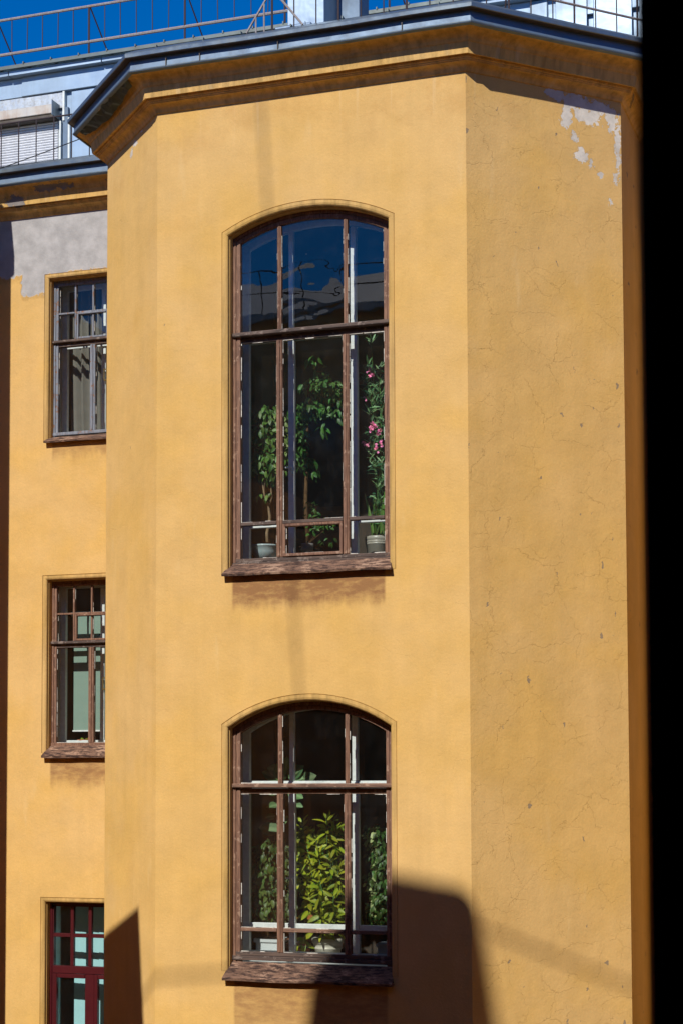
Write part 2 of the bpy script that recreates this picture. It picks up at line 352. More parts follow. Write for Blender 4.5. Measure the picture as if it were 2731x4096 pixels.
M_brick = flat('sooty_chimney_brick', (0.22, 0.10, 0.07), 0.9, 0.1, 0.3, 12)
M_brass = flat('old_brass', (0.35, 0.25, 0.10), 0.35, 0.5, 0.1, 20, 0.8)

# ------------------------------------------------------------------ ground
bm = bmesh.new(); poly(bm, [(-400, -400, -12), (400, -400, -12), (400, 400, -12), (-400, 400, -12)])
o = obj('ground', bm, M_ground); o['kind'] = 'structure'

# ------------------------------------------------------------------ main building: walls with openings
B = thing('apartment_building', 'ochre yellow plastered apartment building with angled bay and arched windows', 'building', (-1.7, 0, -12))
def part(name, bm, mat, parent=None, smooth=False):
    o = obj(name, bm, mat, smooth=smooth)
    o.parent = parent or B; o.matrix_parent_inverse = Matrix.Translation(-Vector((parent or B).location)) if (parent is None) else Matrix.Identity(4)
    return o
XL, YL, XR, YR, YM = -4.540, 1.178, 1.320, 1.320, 2.60
ZT, ZG = 7.02, -12.0
ARCH = [(-2.556, -0.815, 2.10, 5.585, 5.800), (-2.556, -0.815, -1.93, 0.468, 0.735)]
RECT = [(-6.065, -4.965, 4.20, 6.180), (-6.065, -4.965, 0.33, 2.395), (-6.065, -4.965, -3.75, -1.565)]
REVP = [(0.068, 0.0), (0.066, 0.007), (0.061, 0.007), (0.060, -0.003), (0.030, -0.005), (0.012, 0.001), (0.003, 0.010), (0.0, 0.026), (0.0, 0.045), (-0.007, 0.048), (-0.008, 0.125)]
EXTRA = [(-2.556, -0.815, -6.10, -3.60, -3.33), (-2.556, -0.815, -10.3, -7.8, -7.53)]
bm = bmesh.new()
ARR = ARCH+EXTRA
low = lambda a: (a[0], a[1], a[2]-0.07)+tuple(a[3:])
holes = [off(outline(*low(a)), 0.068) for a in ARR]
holed(bm, [(-3.362, ZG), (0, ZG), (0, ZT), (-3.362, ZT)], holes, lambda x, z: (x, 0, z))
poly(bm, [(XL, YM, ZG), (XL, YL, ZG), (XL, YL, ZT), (XL, YM, ZT)])
poly(bm, [(XL, YL, ZG), (-3.362, 0, ZG), (-3.362, 0, ZT), (XL, YL, ZT)])
poly(bm, [(0, 0, ZG), (XR, YR, ZG), (XR, YR, ZT), (0, 0, ZT)])
poly(bm, [(XR, YR, ZG), (XR, YM, ZG), (XR, YM, ZT), (XR, YR, ZT)])
part('bay_wall', bm, M_bay)
bm = bmesh.new()
RR = RECT+[(-6.065, -4.965, -7.9, -5.7)]
holes = [off(outline(a[0], a[1], a[2]-0.07, a[3], a[3]), 0.062) for a in RR]
holed(bm, [(-11, ZG), (XL, ZG), (XL, ZT), (-11, ZT)], holes, lambda x, z: (x, YM, z))
RW = [(2.4, 3.5, 4.2, 6.18), (2.4, 3.5, 0.33, 2.395), (2.4, 3.5, -3.75, -1.565), (4.6, 5.7, 4.2, 6.18), (4.6, 5.7, 0.33, 2.395), (4.6, 5.7, -3.75, -1.565)]
holed(bm, [(XR, ZG), (9, ZG), (9, ZT), (XR, ZT)], [off(outline(a[0], a[1], a[2]-0.07, a[3], a[3]), 0.062) for a in RW], lambda x, z: (x, YM, z))
part('wall', bm, M_main)
RP2 = [(0.062, 0.0), (0.060, 0.009), (0.055, 0.009), (0.054, -0.003), (0.026, -0.005), (0.010, 0.002), (0.002, 0.012), (0.0, 0.028), (0.0, 0.045), (-0.006, 0.048), (-0.007, 0.125)]
for a in ARR:
    bm = bmesh.new(); ring(bm, outline(*low(a)), REVP, 0.0); part('window_surround', bm, M_reveal)
for a in RR+RW:
    bm = bmesh.new(); ring(bm, outline(a[0], a[1], a[2]-0.07, a[3], a[3]), RP2, YM); part('window_surround', bm, M_reveal)
# back walls and rest of the volume
bm = bmesh.new()
box(bm, -11, 9, 7.0, 7.3, ZG, 9.3); box(bm, 8.7, 9.0, 2.62, 6.98, ZG, 7.0); box(bm, -11.0, -10.7, 2.62, 6.98, ZG, 7.0)
part('rear_wall', bm, M_main)
# neighbouring projecting wing at the left, wholly outside the frame but for its shadow
bm = bmesh.new()
box(bm, -11, -6.745, 0.95, 2.25, ZG, 7.9); box(bm, -11, -6.70, 0.90, 1.5, 7.66, 7.95, 0.03)
part('side_wing', bm, M_main)

# cornice and eaves, segment by segment
PATH = [(-6.76, YM), (XL, YM), (XL, YL), (-3.362, 0), (0, 0), (XR, YR), (XR, YM), (9, YM)]
NRM = [(0, -1), (-1, 0), (-S2, -S2), (0, -1), (S2, -S2), (1, 0), (0, -1)]
def mitre(i):
    p = PATH[i]
    if i == 0 or i == len(PATH)-1: m = NRM[0] if i == 0 else NRM[-1]
    else:
        a, b = NRM[i-1], NRM[i]; k = 1+a[0]*b[0]+a[1]*b[1]; m = ((a[0]+b[0])/k, (a[1]+b[1])/k)
    return Vector((p[0], p[1], 0)), Vector((m[0], m[1], 0))
def seg(i, prof, wob=0.0, mats=None, div=6):
    bm = bmesh.new(); (p0, m0), (p1, m1) = mitre(i), mitre(i+1); rows = []
    for o_, z_ in prof:
        row = []
        for k in range(div+1):
            t = k/div; v = (p0+m0*o_)*(1-t)+(p1+m1*o_)*t; v.z = z_
            if wob and 0 < k < div: v.z += wob*noise.noise(v*1.1+Vector((3, 1, 0))); v += Vector((NRM[i][0], NRM[i][1], 0))*wob*noise.noise(v*0.9)
            row.append(bm.verts.new(v))
        rows.append(row)
    for j, (a, b) in enumerate(zip(rows, rows[1:])):
        for k in range(div):
            f = bm.faces.new([a[k], a[k+1], b[k+1], b[k]])
            if mats: f.material_index = mats[j]
    return bm
CP = [(-0.01, 6.975), (0.014, 6.985), (0.020, 7.000), (0.026, 7.013), (0.040, 7.031), (0.062, 7.046), (0.088, 7.055), (0.098, 7.057), (0.098, 7.066), (0.110, 7.068), (0.110, 7.080), (0.124, 7.083), (0.126, 7.108), (0.164, 7.100),
      (0.182, 7.208), (0.192, 7.214), (0.197, 7.224), (0.204, 7.245), (0.222, 7.268), (0.250, 7.288), (0.290, 7.303), (0.335, 7.312), (0.350, 7.320)]
GP = [(0.335, 7.300), (0.366, 7.312), (0.372, 7.322), (0.366, 7.334), (0.358, 7.338), (0.350, 7.442), (0.410, 7.447), (0.418, 7.441), (0.425, 7.448), (0.428, 7.482), (0.418, 7.498), (0.300, 7.568)]
GM = [1, 1, 0, 0, 1, 2, 2, 3, 3, 3, 3]
for i in range(7):
    part('cornice', seg(i, CP, 0.002), M_corn)
    part('gutter', seg(i, GP, 0.010, GM, 12), [M_galv, M_fascia, M_soffit, M_galv])
# crumpled flashing hanging under the left eave
bm = bmesh.new()
(p0, m0), (p1, m1) = mitre(2), mitre(3); rows = []
for o_, z_ in ((0.345, 7.325), (0.30, 7.30), (0.262, 7.275)):
    row = []
    for k in range(25):
        t = 0.06+0.86*k/24; v = (p0+m0*o_)*(1-t)+(p1+m1*o_)*t
        w = math.sin(math.pi*k/24)
        n = noise.noise(Vector((k*0.45, o_*9, 1.3)))
        v += Vector((-S2, -S2, 0))*(0.03*n-0.02*w*(o_ < 0.3)); v.z = z_-(0.345-o_)*0.5*w+0.022*noise.noise(Vector((k*0.6, o_*20, 0)))-0.012
        row.append(bm.verts.new(v))
    rows.append(row)
for a, b in zip(rows, rows[1:]):
    for k in range(24): bm.faces.new([a[k], a[k+1], b[k+1], b[k]])
bmesh.ops.solidify(bm, geom=bm.faces[:], thickness=0.002)
part('bent_flashing', bm, metal('verdigris_flashing', (0.16, 0.21, 0.19), 0.4, 0.6, 0.6))
# fascia lap joints
for x in (-2.72, -1.86, -0.55, -3.1): part('fascia_joint', bx(x, x+0.008, -0.3745, -0.352, 7.327, 7.412), M_soffit)
# roofs
bm = bmesh.new()
ringp = []
for i in range(1, 7):
    p, m = mitre(i); ringp.append(p+m*0.302+Vector((0, 0, 7.566)))
A0, A1 = Vector((-3.2, 3.22, 8.20)), Vector((0.2, 3.22, 8.20))
tops = [Vector((-4.8, 3.22, 7.80)), Vector((-4.3, 3.22, 7.9)), A0, A1, Vector((0.9, 3.22, 7.9)), Vector((1.6, 3.22, 7.80))]
for k in range(5): poly(bm, [ringp[k], ringp[k+1], tops[k+1], tops[k]])
pA, mA = mitre(0); pB, mB = mitre(7)
poly(bm, [pA+mA*0.302+Vector((0, 0, 7.566)), ringp[0], tops[0], Vector((-6.76, 3.22, 7.80))])
poly(bm, [ringp[-1], pB+mB*0.302+Vector((0, 0, 7.566)), Vector((9, 3.22, 7.80)), tops[-1]])
part('roof', bm, M_roofm)
# standing seams of the bay roof, seen edge-on above the gutter
for k, x in enumerate((-3.25, -2.72, -2.3, -1.75, -1.2, -0.72, -0.2)):
    part('roof_seam', bx(x, x+0.012, -0.30, 0.9, 7.575, 7.60+0.004*(k % 3)), M_roofm)

# ------------------------------------------------------------------ attic storey clad in sheet metal
bm = bmesh.new(); box(bm, -10.9, 7, 3.23, 6.9, 7.45, 9.12); part('attic_wall', bm, M_clad)
bm = bmesh.new()
vv = [(-11, 3.04, 9.165), (7.2, 3.04, 9.165), (7.2, 3.5, 9.34), (-11, 3.5, 9.34)]
poly(bm, vv); poly(bm, [(-11, 3.5, 9.34), (7.2, 3.5, 9.34), (7.2, 7.2, 9.9), (-11, 7.2, 9.9)])
box(bm, -11, 7.2, 3.03, 3.06, 9.145, 9.19); part('attic_roof', bm, M_roofm)
for x in [-7.5+0.40*k for k in range(22)]:
    part('attic_roof_seam', bx(x, x+0.014, 3.02, 3.5, 9.185, 9.215), M_roofm)
for a, b in ((-9.0, -6.94), (-6.93, -5.60), (-5.59, -3.7), (-3.69, -1.7), (-1.69, 0.3), (0.31, 2.4)):
    part('attic_fascia', bx(a, b, 3.08, 3.20, 9.075, 9.142, 0.004, 0.003), M_clad)
for a, b in ((-9.0, -6.735), (-6.79, -4.6), (-4.59, -2.4), (-2.39, -0.35), (-0.34, 1.7)):
    y = 3.165 if a == -6.79 else 3.18
    part('cladding_sheet', bx(a, b, y, 3.225, 8.815, 9.07, 0.004, 0.004), M_clad)
part('cladding_sheet', bx(-9.0, -6.20, 3.19, 3.226, 8.60, 8.808, 0.003), M_spk)
part('vertical_trim', bx(-6.195, -6.165, 3.165, 3.226, 8.42, 8.808, 0.003), M_white)
part('vertical_trim', bx(-6.245, -6.212, 3.16, 3.226, 7.80, 8.42, 0.003), M_white)
part('vertical_trim', bx(-6.195, -6.12, 3.18, 3.226, 7.75, 8.60, 0.003), M_fascia)
part('vertical_trim', bx(-6.113, -6.085, 3.16, 3.226, 7.75, 8.45, 0.003), M_white)
x = -6.08
for w in (0.55, 0.6, 0.6, 0.6, 0.6, 0.6, 0.6, 0.6, 0.6, 0.6):
    part('cladding_sheet', bx(x, x+w-0.012, 3.195, 3.226, 7.6, 8.808, 0.004, 0.003), M_clad); x += w
# right-hand shiny panels with recessed joints (beyond the eave)
for a, b in ((-0.05, 0.165), (0.262, 0.625), (0.70, 1.155), (1.235, 1.7)):
    bm = bx(a, b, 3.155, 3.178, 7.7, 9.06, 0.006, 0.008)
    part('cladding_panel', bm, M_clad2)
# shuttered attic window
win = part('shutter_window', bx(-7.6, -6.25, 3.20, 3.224, 7.82, 8.44), M_slat)
b_ = part('shutter_box', bx(-7.6, -6.262, 3.02, 3.196, 8.475, 8.60, 0.008), M_shut)
part('shutter_box_end', bx(-6.258, -6.246, 2.99, 3.20, 8.445, 8.64, 0.002), M_galv)
part('shutter_box_base', bx(-7.6, -6.262, 3.035, 3.19, 8.432, 8.470, 0.004), M_soffit)
for k in range(16):
    s = bpy.data.objects.new('shutter_slat', bpy.data.meshes.new('shutter_slat') if k == 0 else s.data); C.objects.link(s)
    if k == 0:
        bm = bmesh.new()
        q = [(-7.6, 3.199, 0), (-7.6, 3.178, 0.005), (-7.6, 3.172, 0.016), (-7.6, 3.180, 0.027), (-7.6, 3.199, 0.031)]
        for u, v in zip(q, q[1:]): poly(bm, [u, v, (-6.262, v[1], v[2]), (-6.262, u[1], u[2])])
        bm.to_mesh(s.data); bm.free(); s.data.materials.append(M_slat)
    s.parent = win; s.location = (0, 0, 7.895+0.0335*k)
# ------------------------------------------------------------------ windows
def arch_pane(x0, x1, zb, A, y, inset=0.0):
    """pane between x0,x1 from zb to the arch curve A=(X0,X1,zs,za)"""
    X0, X1, zs, za = A; h = (X1-X0)/2; r = za-zs; R = (h*h+r*r)/(2*r); cx = (X0+X1)/2; cz = za-R
    n = 8; topl = [(x0+(x1-x0)*k/n) for k in range(n+1)]
    bm = bmesh.new(); pts = [(x0, zb)]+[(x, cz+math.sqrt(max(R*R-(x-cx)**2, 0))-inset) for x in topl]+[(x1, zb)]
    f = bm.faces.new([bm.verts.new((p[0], y, p[1])) for p in pts])
    r_ = bmesh.ops.extrude_face_region(bm, geom=[f]); bmesh.ops.translate(bm, vec=(0, 0.004, 0), verts=[v for v in r_['geom'] if isinstance(v, bmesh.types.BMVert)])
    bmesh.ops.recalc_face_normals(bm, faces=bm.faces[:]); return bm
def member(bm, x0, x1, y0, y1, z0, z1, bev=0.004): return box(bm, x0, x1, y0, y1, z0, z1, min(bev, 0.3*min(x1-x0, y1-y0, z1-z0)), 0.0008)
def sub(name, bm, mat, parent): return part(name, bm, mat, parent)
def putty(bm, x0, x1, z0, z1, y, prob=0.6, w=0.006, sides='LRBT'):
    def run(a, b, fn):
        t = a
        while t < b:
            L = random.uniform(0.03, 0.16); e = min(t+L, b)
            if random.random() < prob: fn(t, e, w*random.uniform(0.5, 1.3))
            t = e+random.uniform(0, 0.02)
    if 'L' in sides: run(z0, z1, lambda a, b, ww: box(bm, x0, x0+ww, y-0.008, y-0.001, a, b, 0, 0.001))
    if 'R' in sides: run(z0, z1, lambda a, b, ww: box(bm, x1-ww, x1, y-0.008, y-0.001, a, b, 0, 0.001))
    if 'B' in sides: run(x0, x1, lambda a, b, ww: box(bm, a, b, y-0.008, y-0.001, z0, z0+ww, 0, 0.001))
    if 'T' in sides: run(x0, x1, lambda a, b, ww: box(bm, a, b, y-0.008, y-0.001, z1-ww, z1, 0, 0.001))
def sill(x0, x1, yb, yf, zb, zf, over, th=0.035, jit=0.008):
    bm = bmesh.new(); n = 22; top = []; bot = []
    for k in range(n+1):
        t = k/n
        xf = x0-over+(x1-x0+2*over)*t; xb = x0+(x1-x0)*t
        wz = jit*noise.noise(Vector((xf*2.2, 5, zf))); wy = jit*0.8*noise.noise(Vector((xf*6, 2, zf)))
        xm = (xb*0.35+xf*0.65); 
        top.append([bm.verts.new((xb, yb, zb)), bm.verts.new((xm, yb*0.35+yf*0.65, zb*0.35+zf*0.65+0.006+wz)), bm.verts.new((xf, yf+wy, zf+wz))])
        bot.append([bm.verts.new((xf, yf+0.006+wy, zf-th+wz)), bm.verts.new((xf if 0 < k < n else xf, 0.004+yb*0+(yf+0.08 if yf > 1 else -0.002), zf-th+0.012))])
    for k in range(n):
        ch0 = top[k]+bot[k]; ch1 = top[k+1]+bot[k+1]
        for a in range(4): bm.faces.new([ch0[a], ch0[a+1], ch1[a+1], ch1[a]])
    for ch in (top[0]+bot[0], (top[-1]+bot[-1])[::-1]): bm.faces.new(ch)
    return bm

def arched_window(A, ztr, zlow, casement, gup, first):
    x0, x1, zb, zs, za = A; y = 0.12
    fo = outline(x0, x1, zb, zs, za)
    bm = bmesh.new()
    ring(bm, fo, [(0.0, y+0.06), (0.0, y), (-0.040, y-0.002), (-0.044, y+0.012), (-0.052, y+0.012), (-0.054, y+0.004), (-0.086, y+0.006), (-0.090, y+0.02), (-0.090, y+0.07)], 0)
    f = part('window', bm, M_wood)
    bm = bmesh.new(); member(bm, x0+0.002, x1-0.002, y-0.012, y+0.07, zb+0.03, zb+0.075); member(bm, x0+0.03, x1-0.03, y+0.004, y+0.07, zb+0.077, zb+0.115); sub('bottom_rail', bm, M_wood_dk, f)
    ins = 0.09; m1, m2, hw = -2.034, -1.311, 0.0335
    ym = y+0.004
    # transom with weather bar
    bm = bmesh.new(); member(bm, x0+0.01, x1-0.01, y-0.035, y+0.06, ztr+0.0, ztr+0.045, 0.01); member(bm, x0+0.04, x1-0.04, y+0.038, y+0.08, ztr-0.06, ztr-0.001)
    sub('transom', bm, M_wood_dk if first else M_wood_h, f)
    h = (x1-x0)/2; r = za-zs; R = (h*h+r*r)/(2*r); cx = (x0+x1)/2; cz = za-R
    zarc = lambda x: cz+math.sqrt(R*R-(x-cx)**2)-ins
    for m in (m1, m2):
        bm = bmesh.new(); member(bm, m-0.022, m+0.022, ym+0.006, ym+0.06, ztr+0.046, zarc(m)-0.001); member(bm, m-0.008, m+0.008, ym, ym+0.02, ztr+0.047, zarc(m)-0.002)
        sub('glazing_bar', bm, M_wood, f)
        bm = bmesh.new(); member(bm, m-hw, m+hw, ym+0.004, ym+0.065, zb+0.116, ztr-0.061); member(bm, m-0.016, m+0.006, ym-0.010, ym+0.02, zb+0.117, ztr-0.062); member(bm, m+0.012, m+0.026, ym-0.004, ym+0.02, zb+0.117, ztr-0.062)
        sub('mullion', bm, M_wood, f)
    xs = [(x0+ins, m1-hw), (m1+hw, m2-hw), (m2+hw, x1-ins)]
    for k, (a, b) in enumerate(xs):
        bm = bmesh.new(); member(bm, a+0.001, b-0.001, ym-0.002, ym+0.06, zlow-0.018, zlow+0.018)
        sub('glazing_bar', bm, M_wood_dk if first else M_wood_h, f)
    pp = bmesh.new()
    xu = [(x0+ins, m1-0.022), (m1+0.022, m2-0.022), (m2+0.022, x1-ins)]
    for k, (a, b) in enumerate(xu):
        sub('pane', arch_pane(a, b, ztr+0.046, (x0, x1, zs, za), ym+0.03, ins), gup if k == 1 else (M_gw2 if first else M_g), f)
        putty(pp, a, b, ztr+0.046, min(zarc(a), zarc(b))-0.01, ym+0.03, 0.45 if first else 0.3, 0.006, 'LRB')
    for a, b in xs:
        sub('pane', bx(a, b, ym+0.030, ym+0.034, zlow+0.019, ztr-0.061), M_g, f)
        putty(pp, a, b, zlow+0.019, ztr-0.061, ym+0.03, 0.5)
    for k, (a, b) in enumerate(xs):
        if casement and k == 1:
            bm = bmesh.new(); c0, c1 = zb+0.118, zlow-0.02
            member(bm, a+0.004, a+0.034, ym-0.014, ym+0.05, c0, c1); member(bm, b-0.034, b-0.004, ym-0.014, ym+0.05, c0, c1)
            member(bm, a+0.035, b-0.035, ym-0.016, ym+0.05, c0, c0+0.03); member(bm, a+0.035, b-0.035, ym-0.016, ym+0.05, c1-0.028, c1)
            cs = sub('small_casement', bm, M_wood, f)
            sub('pane', bx(a+0.034, b-0.034, ym+0.02, ym+0.024, c0+0.03, c1-0.028), M_g, f); putty(pp, a+0.035, b-0.035, c0+0.03, c1-0.028, ym+0.02, 0.5)
        else:
            sub('pane', bx(a, b, ym+0.030, ym+0.034, zb+0.116, zlow-0.019), M_g, f); putty(pp, a, b, zb+0.116, zlow-0.019, ym+0.03, 0.5)
    sub('putty', pp, M_putty, f)['kind'] = 'stuff'
    # inner window, painted white, 25 cm further in
    yi = 0.405
    bm = bmesh.new()
    ring(bm, outline(x0+0.0, x1-0.0, zb, zs, za), [(0.0, yi), (-0.075, yi), (-0.078, yi+0.05)], 0)
    member(bm, x0+0.078, x1-0.078, yi, yi+0.05, zb+0.04, zb+0.10)
    sub('inner_frame', bm, M_white, f)
    for m in (m1, m2+0.002):
        d0 = -0.006 if m == m1 else -0.050; d1 = d0+0.066 if m == m1 else d0+0.078
        bm = bmesh.new(); member(bm, m+d0, m+d1, yi-0.006, yi+0.05, zb+0.101, ztr-0.055+(0.05 if first else 0.0)); member(bm, m+d0+0.006, m+d1-0.012, yi-0.004, yi+0.05, ztr+(0.102 if first else 0.072), zarc(m+0.04)+0.01)
        sub('inner_mullion', bm, M_white, f)
    bm = bmesh.new(); zt = ztr+(0.05 if first else 0.02); member(bm, x0+0.076, x1-0.076, yi-0.012, yi+0.05, zt-0.053, zt+0.050)
    member(bm, x0+0.076, x1-0.076, yi-0.030, yi-0.013, zt+0.005, zt+0.035); sub('inner_transom', bm, M_white, f)
    for a, b in ((x0+0.078, m1-0.008), (m1+0.062, m2-0.050), (m2+0.032, x1-0.078)):
        sub('inner_rail', member(bmesh.new(), a+0.002, b-0.002, yi-0.004, yi+0.05, zlow-0.005, zlow+0.045), M_white, f)
        sub('inner_pane', bx(a, b, yi+0.03, yi+0.034, zlow+0.046, zt-0.054), M_g, f)
        sub('inner_pane', bx(a, b, yi+0.03, yi+0.034, zb+0.101, zlow-0.006), M_g, f)
    zh = zlow+0.60 if first else zlow+0.50
    bm = bmesh.new(); member(bm, m1+0.03, m1+0.042, yi-0.03, yi-0.007, zh-0.06, zh+0.01, 0.002); member(bm, m1-0.025, m1+0.045, yi-0.045, yi-0.03, zh, zh+0.016, 0.003); sub('handle', bm, M_white, f)
    return f
wf1 = arched_window(ARCH[0], 4.535, 2.575, True, M_gw, True)
wf2 = arched_window(ARCH[1], -0.148, -1.588, False, M_g, False)
part('window_sill', sill(-2.548, -0.823, 0.110, -0.080, 2.160, 2.040, 0.045, 0.022), M_sill)
part('window_sill', sill(-2.548, -0.823, 0.110, -0.085, -1.915, -2.065, 0.035, 0.025), M_sill)
def blank_window(x0, x1, zb, zs, za, yy):
    bm = bmesh.new(); ring(bm, outline(x0, x1, zb, zs, za), [(0.0, yy+0.18), (0.0, yy+0.12), (-0.09, yy+0.125), (-0.09, yy+0.19)], 0)
    member(bm, x0, x1, yy+0.118, yy+0.19, zb, zb+0.08); zt = zb+(zs-zb)*0.62
    member(bm, x0+0.09, x1-0.09, yy+0.12, yy+0.19, zt, zt+0.07)
    for k in (1, 2): member(bm, x0+(x1-x0)*k/3-0.03, x0+(x1-x0)*k/3+0.03, yy+0.122, yy+0.188, zb+0.08, zs+(za-zs)*0.8-0.08)
    f = part('window', bm, M_wood_dk)
    if za > zs: sub('pane', arch_pane(x0+0.09, x1-0.09, zb+0.08, (x0, x1, zs, za), yy+0.15, 0.09), M_g, f)
    else: sub('pane', bx(x0+0.09, x1-0.09, yy+0.15, yy+0.154, zb+0.08, zs-0.09), M_g, f)
for a in EXTRA: blank_window(*a, 0.0)
for a in RW+[RR[-1]]: blank_window(a[0], a[1], a[2], a[3], a[3], YM)

def rect_window(a, ztr, zbar, mat, mat_lo, cas=True, red=False):
    x0, x1, zb, zt = a; y = YM+0.12; ins = 0.070 if not red else 0.055
    bm = bmesh.new()
    ring(bm, outline(x0, x1, zb, zt, zt), [(0.0, y+0.06), (0.0, y), (-0.034, y-0.002), (-0.038, y+0.010), (-0.044, y+0.010), (-0.046, y+0.004), (-ins, y+0.006), (-ins, y+0.07)], 0)
    member(bm, x0+0.002, x1-0.002, y-0.012, y+0.07, zb+0.015, zb+0.055)
    f = part('window', bm, mat); cx = (x0+x1)/2
    bm = bmesh.new()
    if red: member(bm, x0+0.05, x1-0.05, y-0.004, y+0.07, ztr-0.045, ztr+0.045)
    else: member(bm, x0+0.005, x1-0.005, y-0.035, y+0.06, ztr-0.005, ztr+0.030, 0.008); member(bm, x0+0.03, x1-0.03, y+0.008, y+0.07, ztr-0.05, ztr-0.006)
    sub('transom', bm, M_wood_dk if not red else mat, f)
    wb = 0.011 if not red else 0.022
    bars = [cx-0.245, cx, cx+0.245]; ztt = ztr+(0.031 if not red else 0.046)
    for b in bars:
        bm = bmesh.new(); member(bm, b-wb, b+wb, y+0.008, y+0.06, ztt, zt-ins-0.001, 0.003)
        sub('glazing_bar', bm, mat, f)
    ex = [x0+ins, *bars, x1-ins]; 
    for k in range(4):
        l, r = ex[k]+(wb if k else 0), ex[k+1]-(wb if k < 3 else 0)
        sub('glazing_bar', member(bmesh.new(), l+0.001, r-0.001, y+0.006, y+0.06, zbar-wb, zbar+wb, 0.003), mat, f)
        sub('pane', bx(l, r, y+0.035, y+0.039, zbar+wb, zt-ins), M_g, f)
        sub('pane', bx(l, r, y+0.035, y+0.039, ztt, zbar-wb), M_g, f)
    if cas:
        bm = bmesh.new(); a0, a1 = cx-0.220, cx+0.220; c0, c1 = ztt+0.002, zbar-wb-0.002
        member(bm, a0, a0+0.026, y-0.012, y+0.03, c0, c1); member(bm, a1-0.026, a1, y-0.012, y+0.03, c0, c1)
        member(bm, a0+0.027, a1-0.027, y-0.014, y+0.03, c0, c0+0.024); member(bm, a0+0.027, a1-0.027, y-0.014, y+0.03, c1-0.020, c1)
        sub('small_casement', bm, mat, f)
    mw = 0.036 if not red else 0.062
    zl = ztr-(0.051 if not red else 0.046)
    bm = bmesh.new(); member(bm, cx-mw, cx+mw, y+0.002, y+0.065, zb+0.056, zl)
    if not red: member(bm, cx-0.014, cx+0.010, y-0.012, y+0.02, zb+0.057, zl-0.001)
    sub('mullion', bm, mat_lo, f)
    for l, r in ((x0+ins, cx-mw), (cx+mw, x1-ins)):
        if red:
            bm = bmesh.new(); member(bm, l+0.004, l+0.05, y-0.006, y+0.05, zb+0.06, zl-0.004); member(bm, l+0.051, r-0.001, y-0.006, y+0.05, zl-0.054, zl-0.004); sub('sash', bm, mat, f)
        sub('pane', bx(l, r, y+0.035, y+0.039, zb+0.056, zl), M_g, f)
    if not red:
        pp = bmesh.new()
        for l, r in ((x0+ins, cx-mw), (cx+mw, x1-ins)): putty(pp, l, r, zb+0.056, zl, y+0.035, 0.5, 0.005)
        for k in range(4): putty(pp, ex[k]+0.012, ex[k+1]-0.012, ztt, zt-ins, y+0.035, 0.4, 0.004)
        sub('putty', pp, M_putty, f)['kind'] = 'stuff'
        yi = YM+0.36; bm = bmesh.new(); ring(bm, outline(x0, x1, zb, zt, zt), [(0, yi), (-0.07, yi), (-0.072, yi+0.05)], 0); member(bm, x0+0.07, x1-0.07, yi, yi+0.05, zb+0.04, zb+0.09); sub('inner_frame', bm, M_white, f)
        sub('inner_mullion', member(bmesh.new(), cx+0.005, cx+0.065, yi-0.005, yi+0.05, zb+0.091, zt-0.074), M_white, f)
        sub('inner_transom', member(bmesh.new(), x0+0.072, x1-0.072, yi-0.030, yi-0.006, ztr-0.030, ztr+0.025), M_white, f)
        bm = bmesh.new(); zh = zb+0.85; member(bm, cx+0.05, cx+0.16, YM+0.31, YM+0.325, zh, zh+0.014, 0.003); member(bm, cx+0.055, cx+0.068, YM+0.31, YM+0.325, zh-0.12, zh-0.001, 0.003); member(bm, cx+0.055, cx+0.10, YM+0.31, YM+0.325, zh-0.14, zh-0.122, 0.003); sub('latch', bm, M_brass, f)
    return f
rect_window(RECT[0], 5.385, 5.758, M_wood_grey, M_wood_grey)
rect_window(RECT[1], 1.610, 1.983, M_wood, M_wood)
rect_window(RECT[2], -2.390, -1.972, M_red, M_red, False, True)
part('window_sill', sill(-6.055, -4.975, YM+0.110, YM-0.075, 4.20, 4.118, 0.035, 0.02), M_sill)
part('window_sill', sill(-6.055, -4.975, YM+0.110, YM-0.08, 0.352, 0.222, 0.035, 0.025), M_sill)
part('window_sill', sill(-6.055, -4.975, YM+0.115, YM-0.08, -3.73, -3.81, 0.035, 0.03), M_sill)

# rooms behind the windows: closed boxes opening only onto their window
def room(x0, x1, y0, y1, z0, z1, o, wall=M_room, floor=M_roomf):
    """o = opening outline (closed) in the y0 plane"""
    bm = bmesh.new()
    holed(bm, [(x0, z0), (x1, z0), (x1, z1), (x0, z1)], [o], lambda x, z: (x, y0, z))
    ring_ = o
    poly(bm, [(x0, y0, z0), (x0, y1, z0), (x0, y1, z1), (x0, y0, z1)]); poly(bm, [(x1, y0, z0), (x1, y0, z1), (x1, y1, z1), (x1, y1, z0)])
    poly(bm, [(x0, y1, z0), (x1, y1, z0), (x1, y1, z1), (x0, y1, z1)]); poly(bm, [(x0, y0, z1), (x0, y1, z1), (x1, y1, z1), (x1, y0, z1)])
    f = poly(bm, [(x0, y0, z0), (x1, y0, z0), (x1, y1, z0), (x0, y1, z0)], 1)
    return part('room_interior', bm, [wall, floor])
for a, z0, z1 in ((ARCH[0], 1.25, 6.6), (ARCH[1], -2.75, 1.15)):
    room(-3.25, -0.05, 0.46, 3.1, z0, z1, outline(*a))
    bm = bmesh.new(); ring(bm, outline(*a), [(0, 0.18), (0.0, 0.46)], 0); poly(bm, [(a[0], 0.12, a[2]), (a[1], 0.12, a[2]), (a[1], 0.46, a[2]), (a[0], 0.46, a[2])]); part('window_lining', bm, M_white if a is ARCH[1] else flat('grey_lining', (0.2, 0.2, 0.2)))
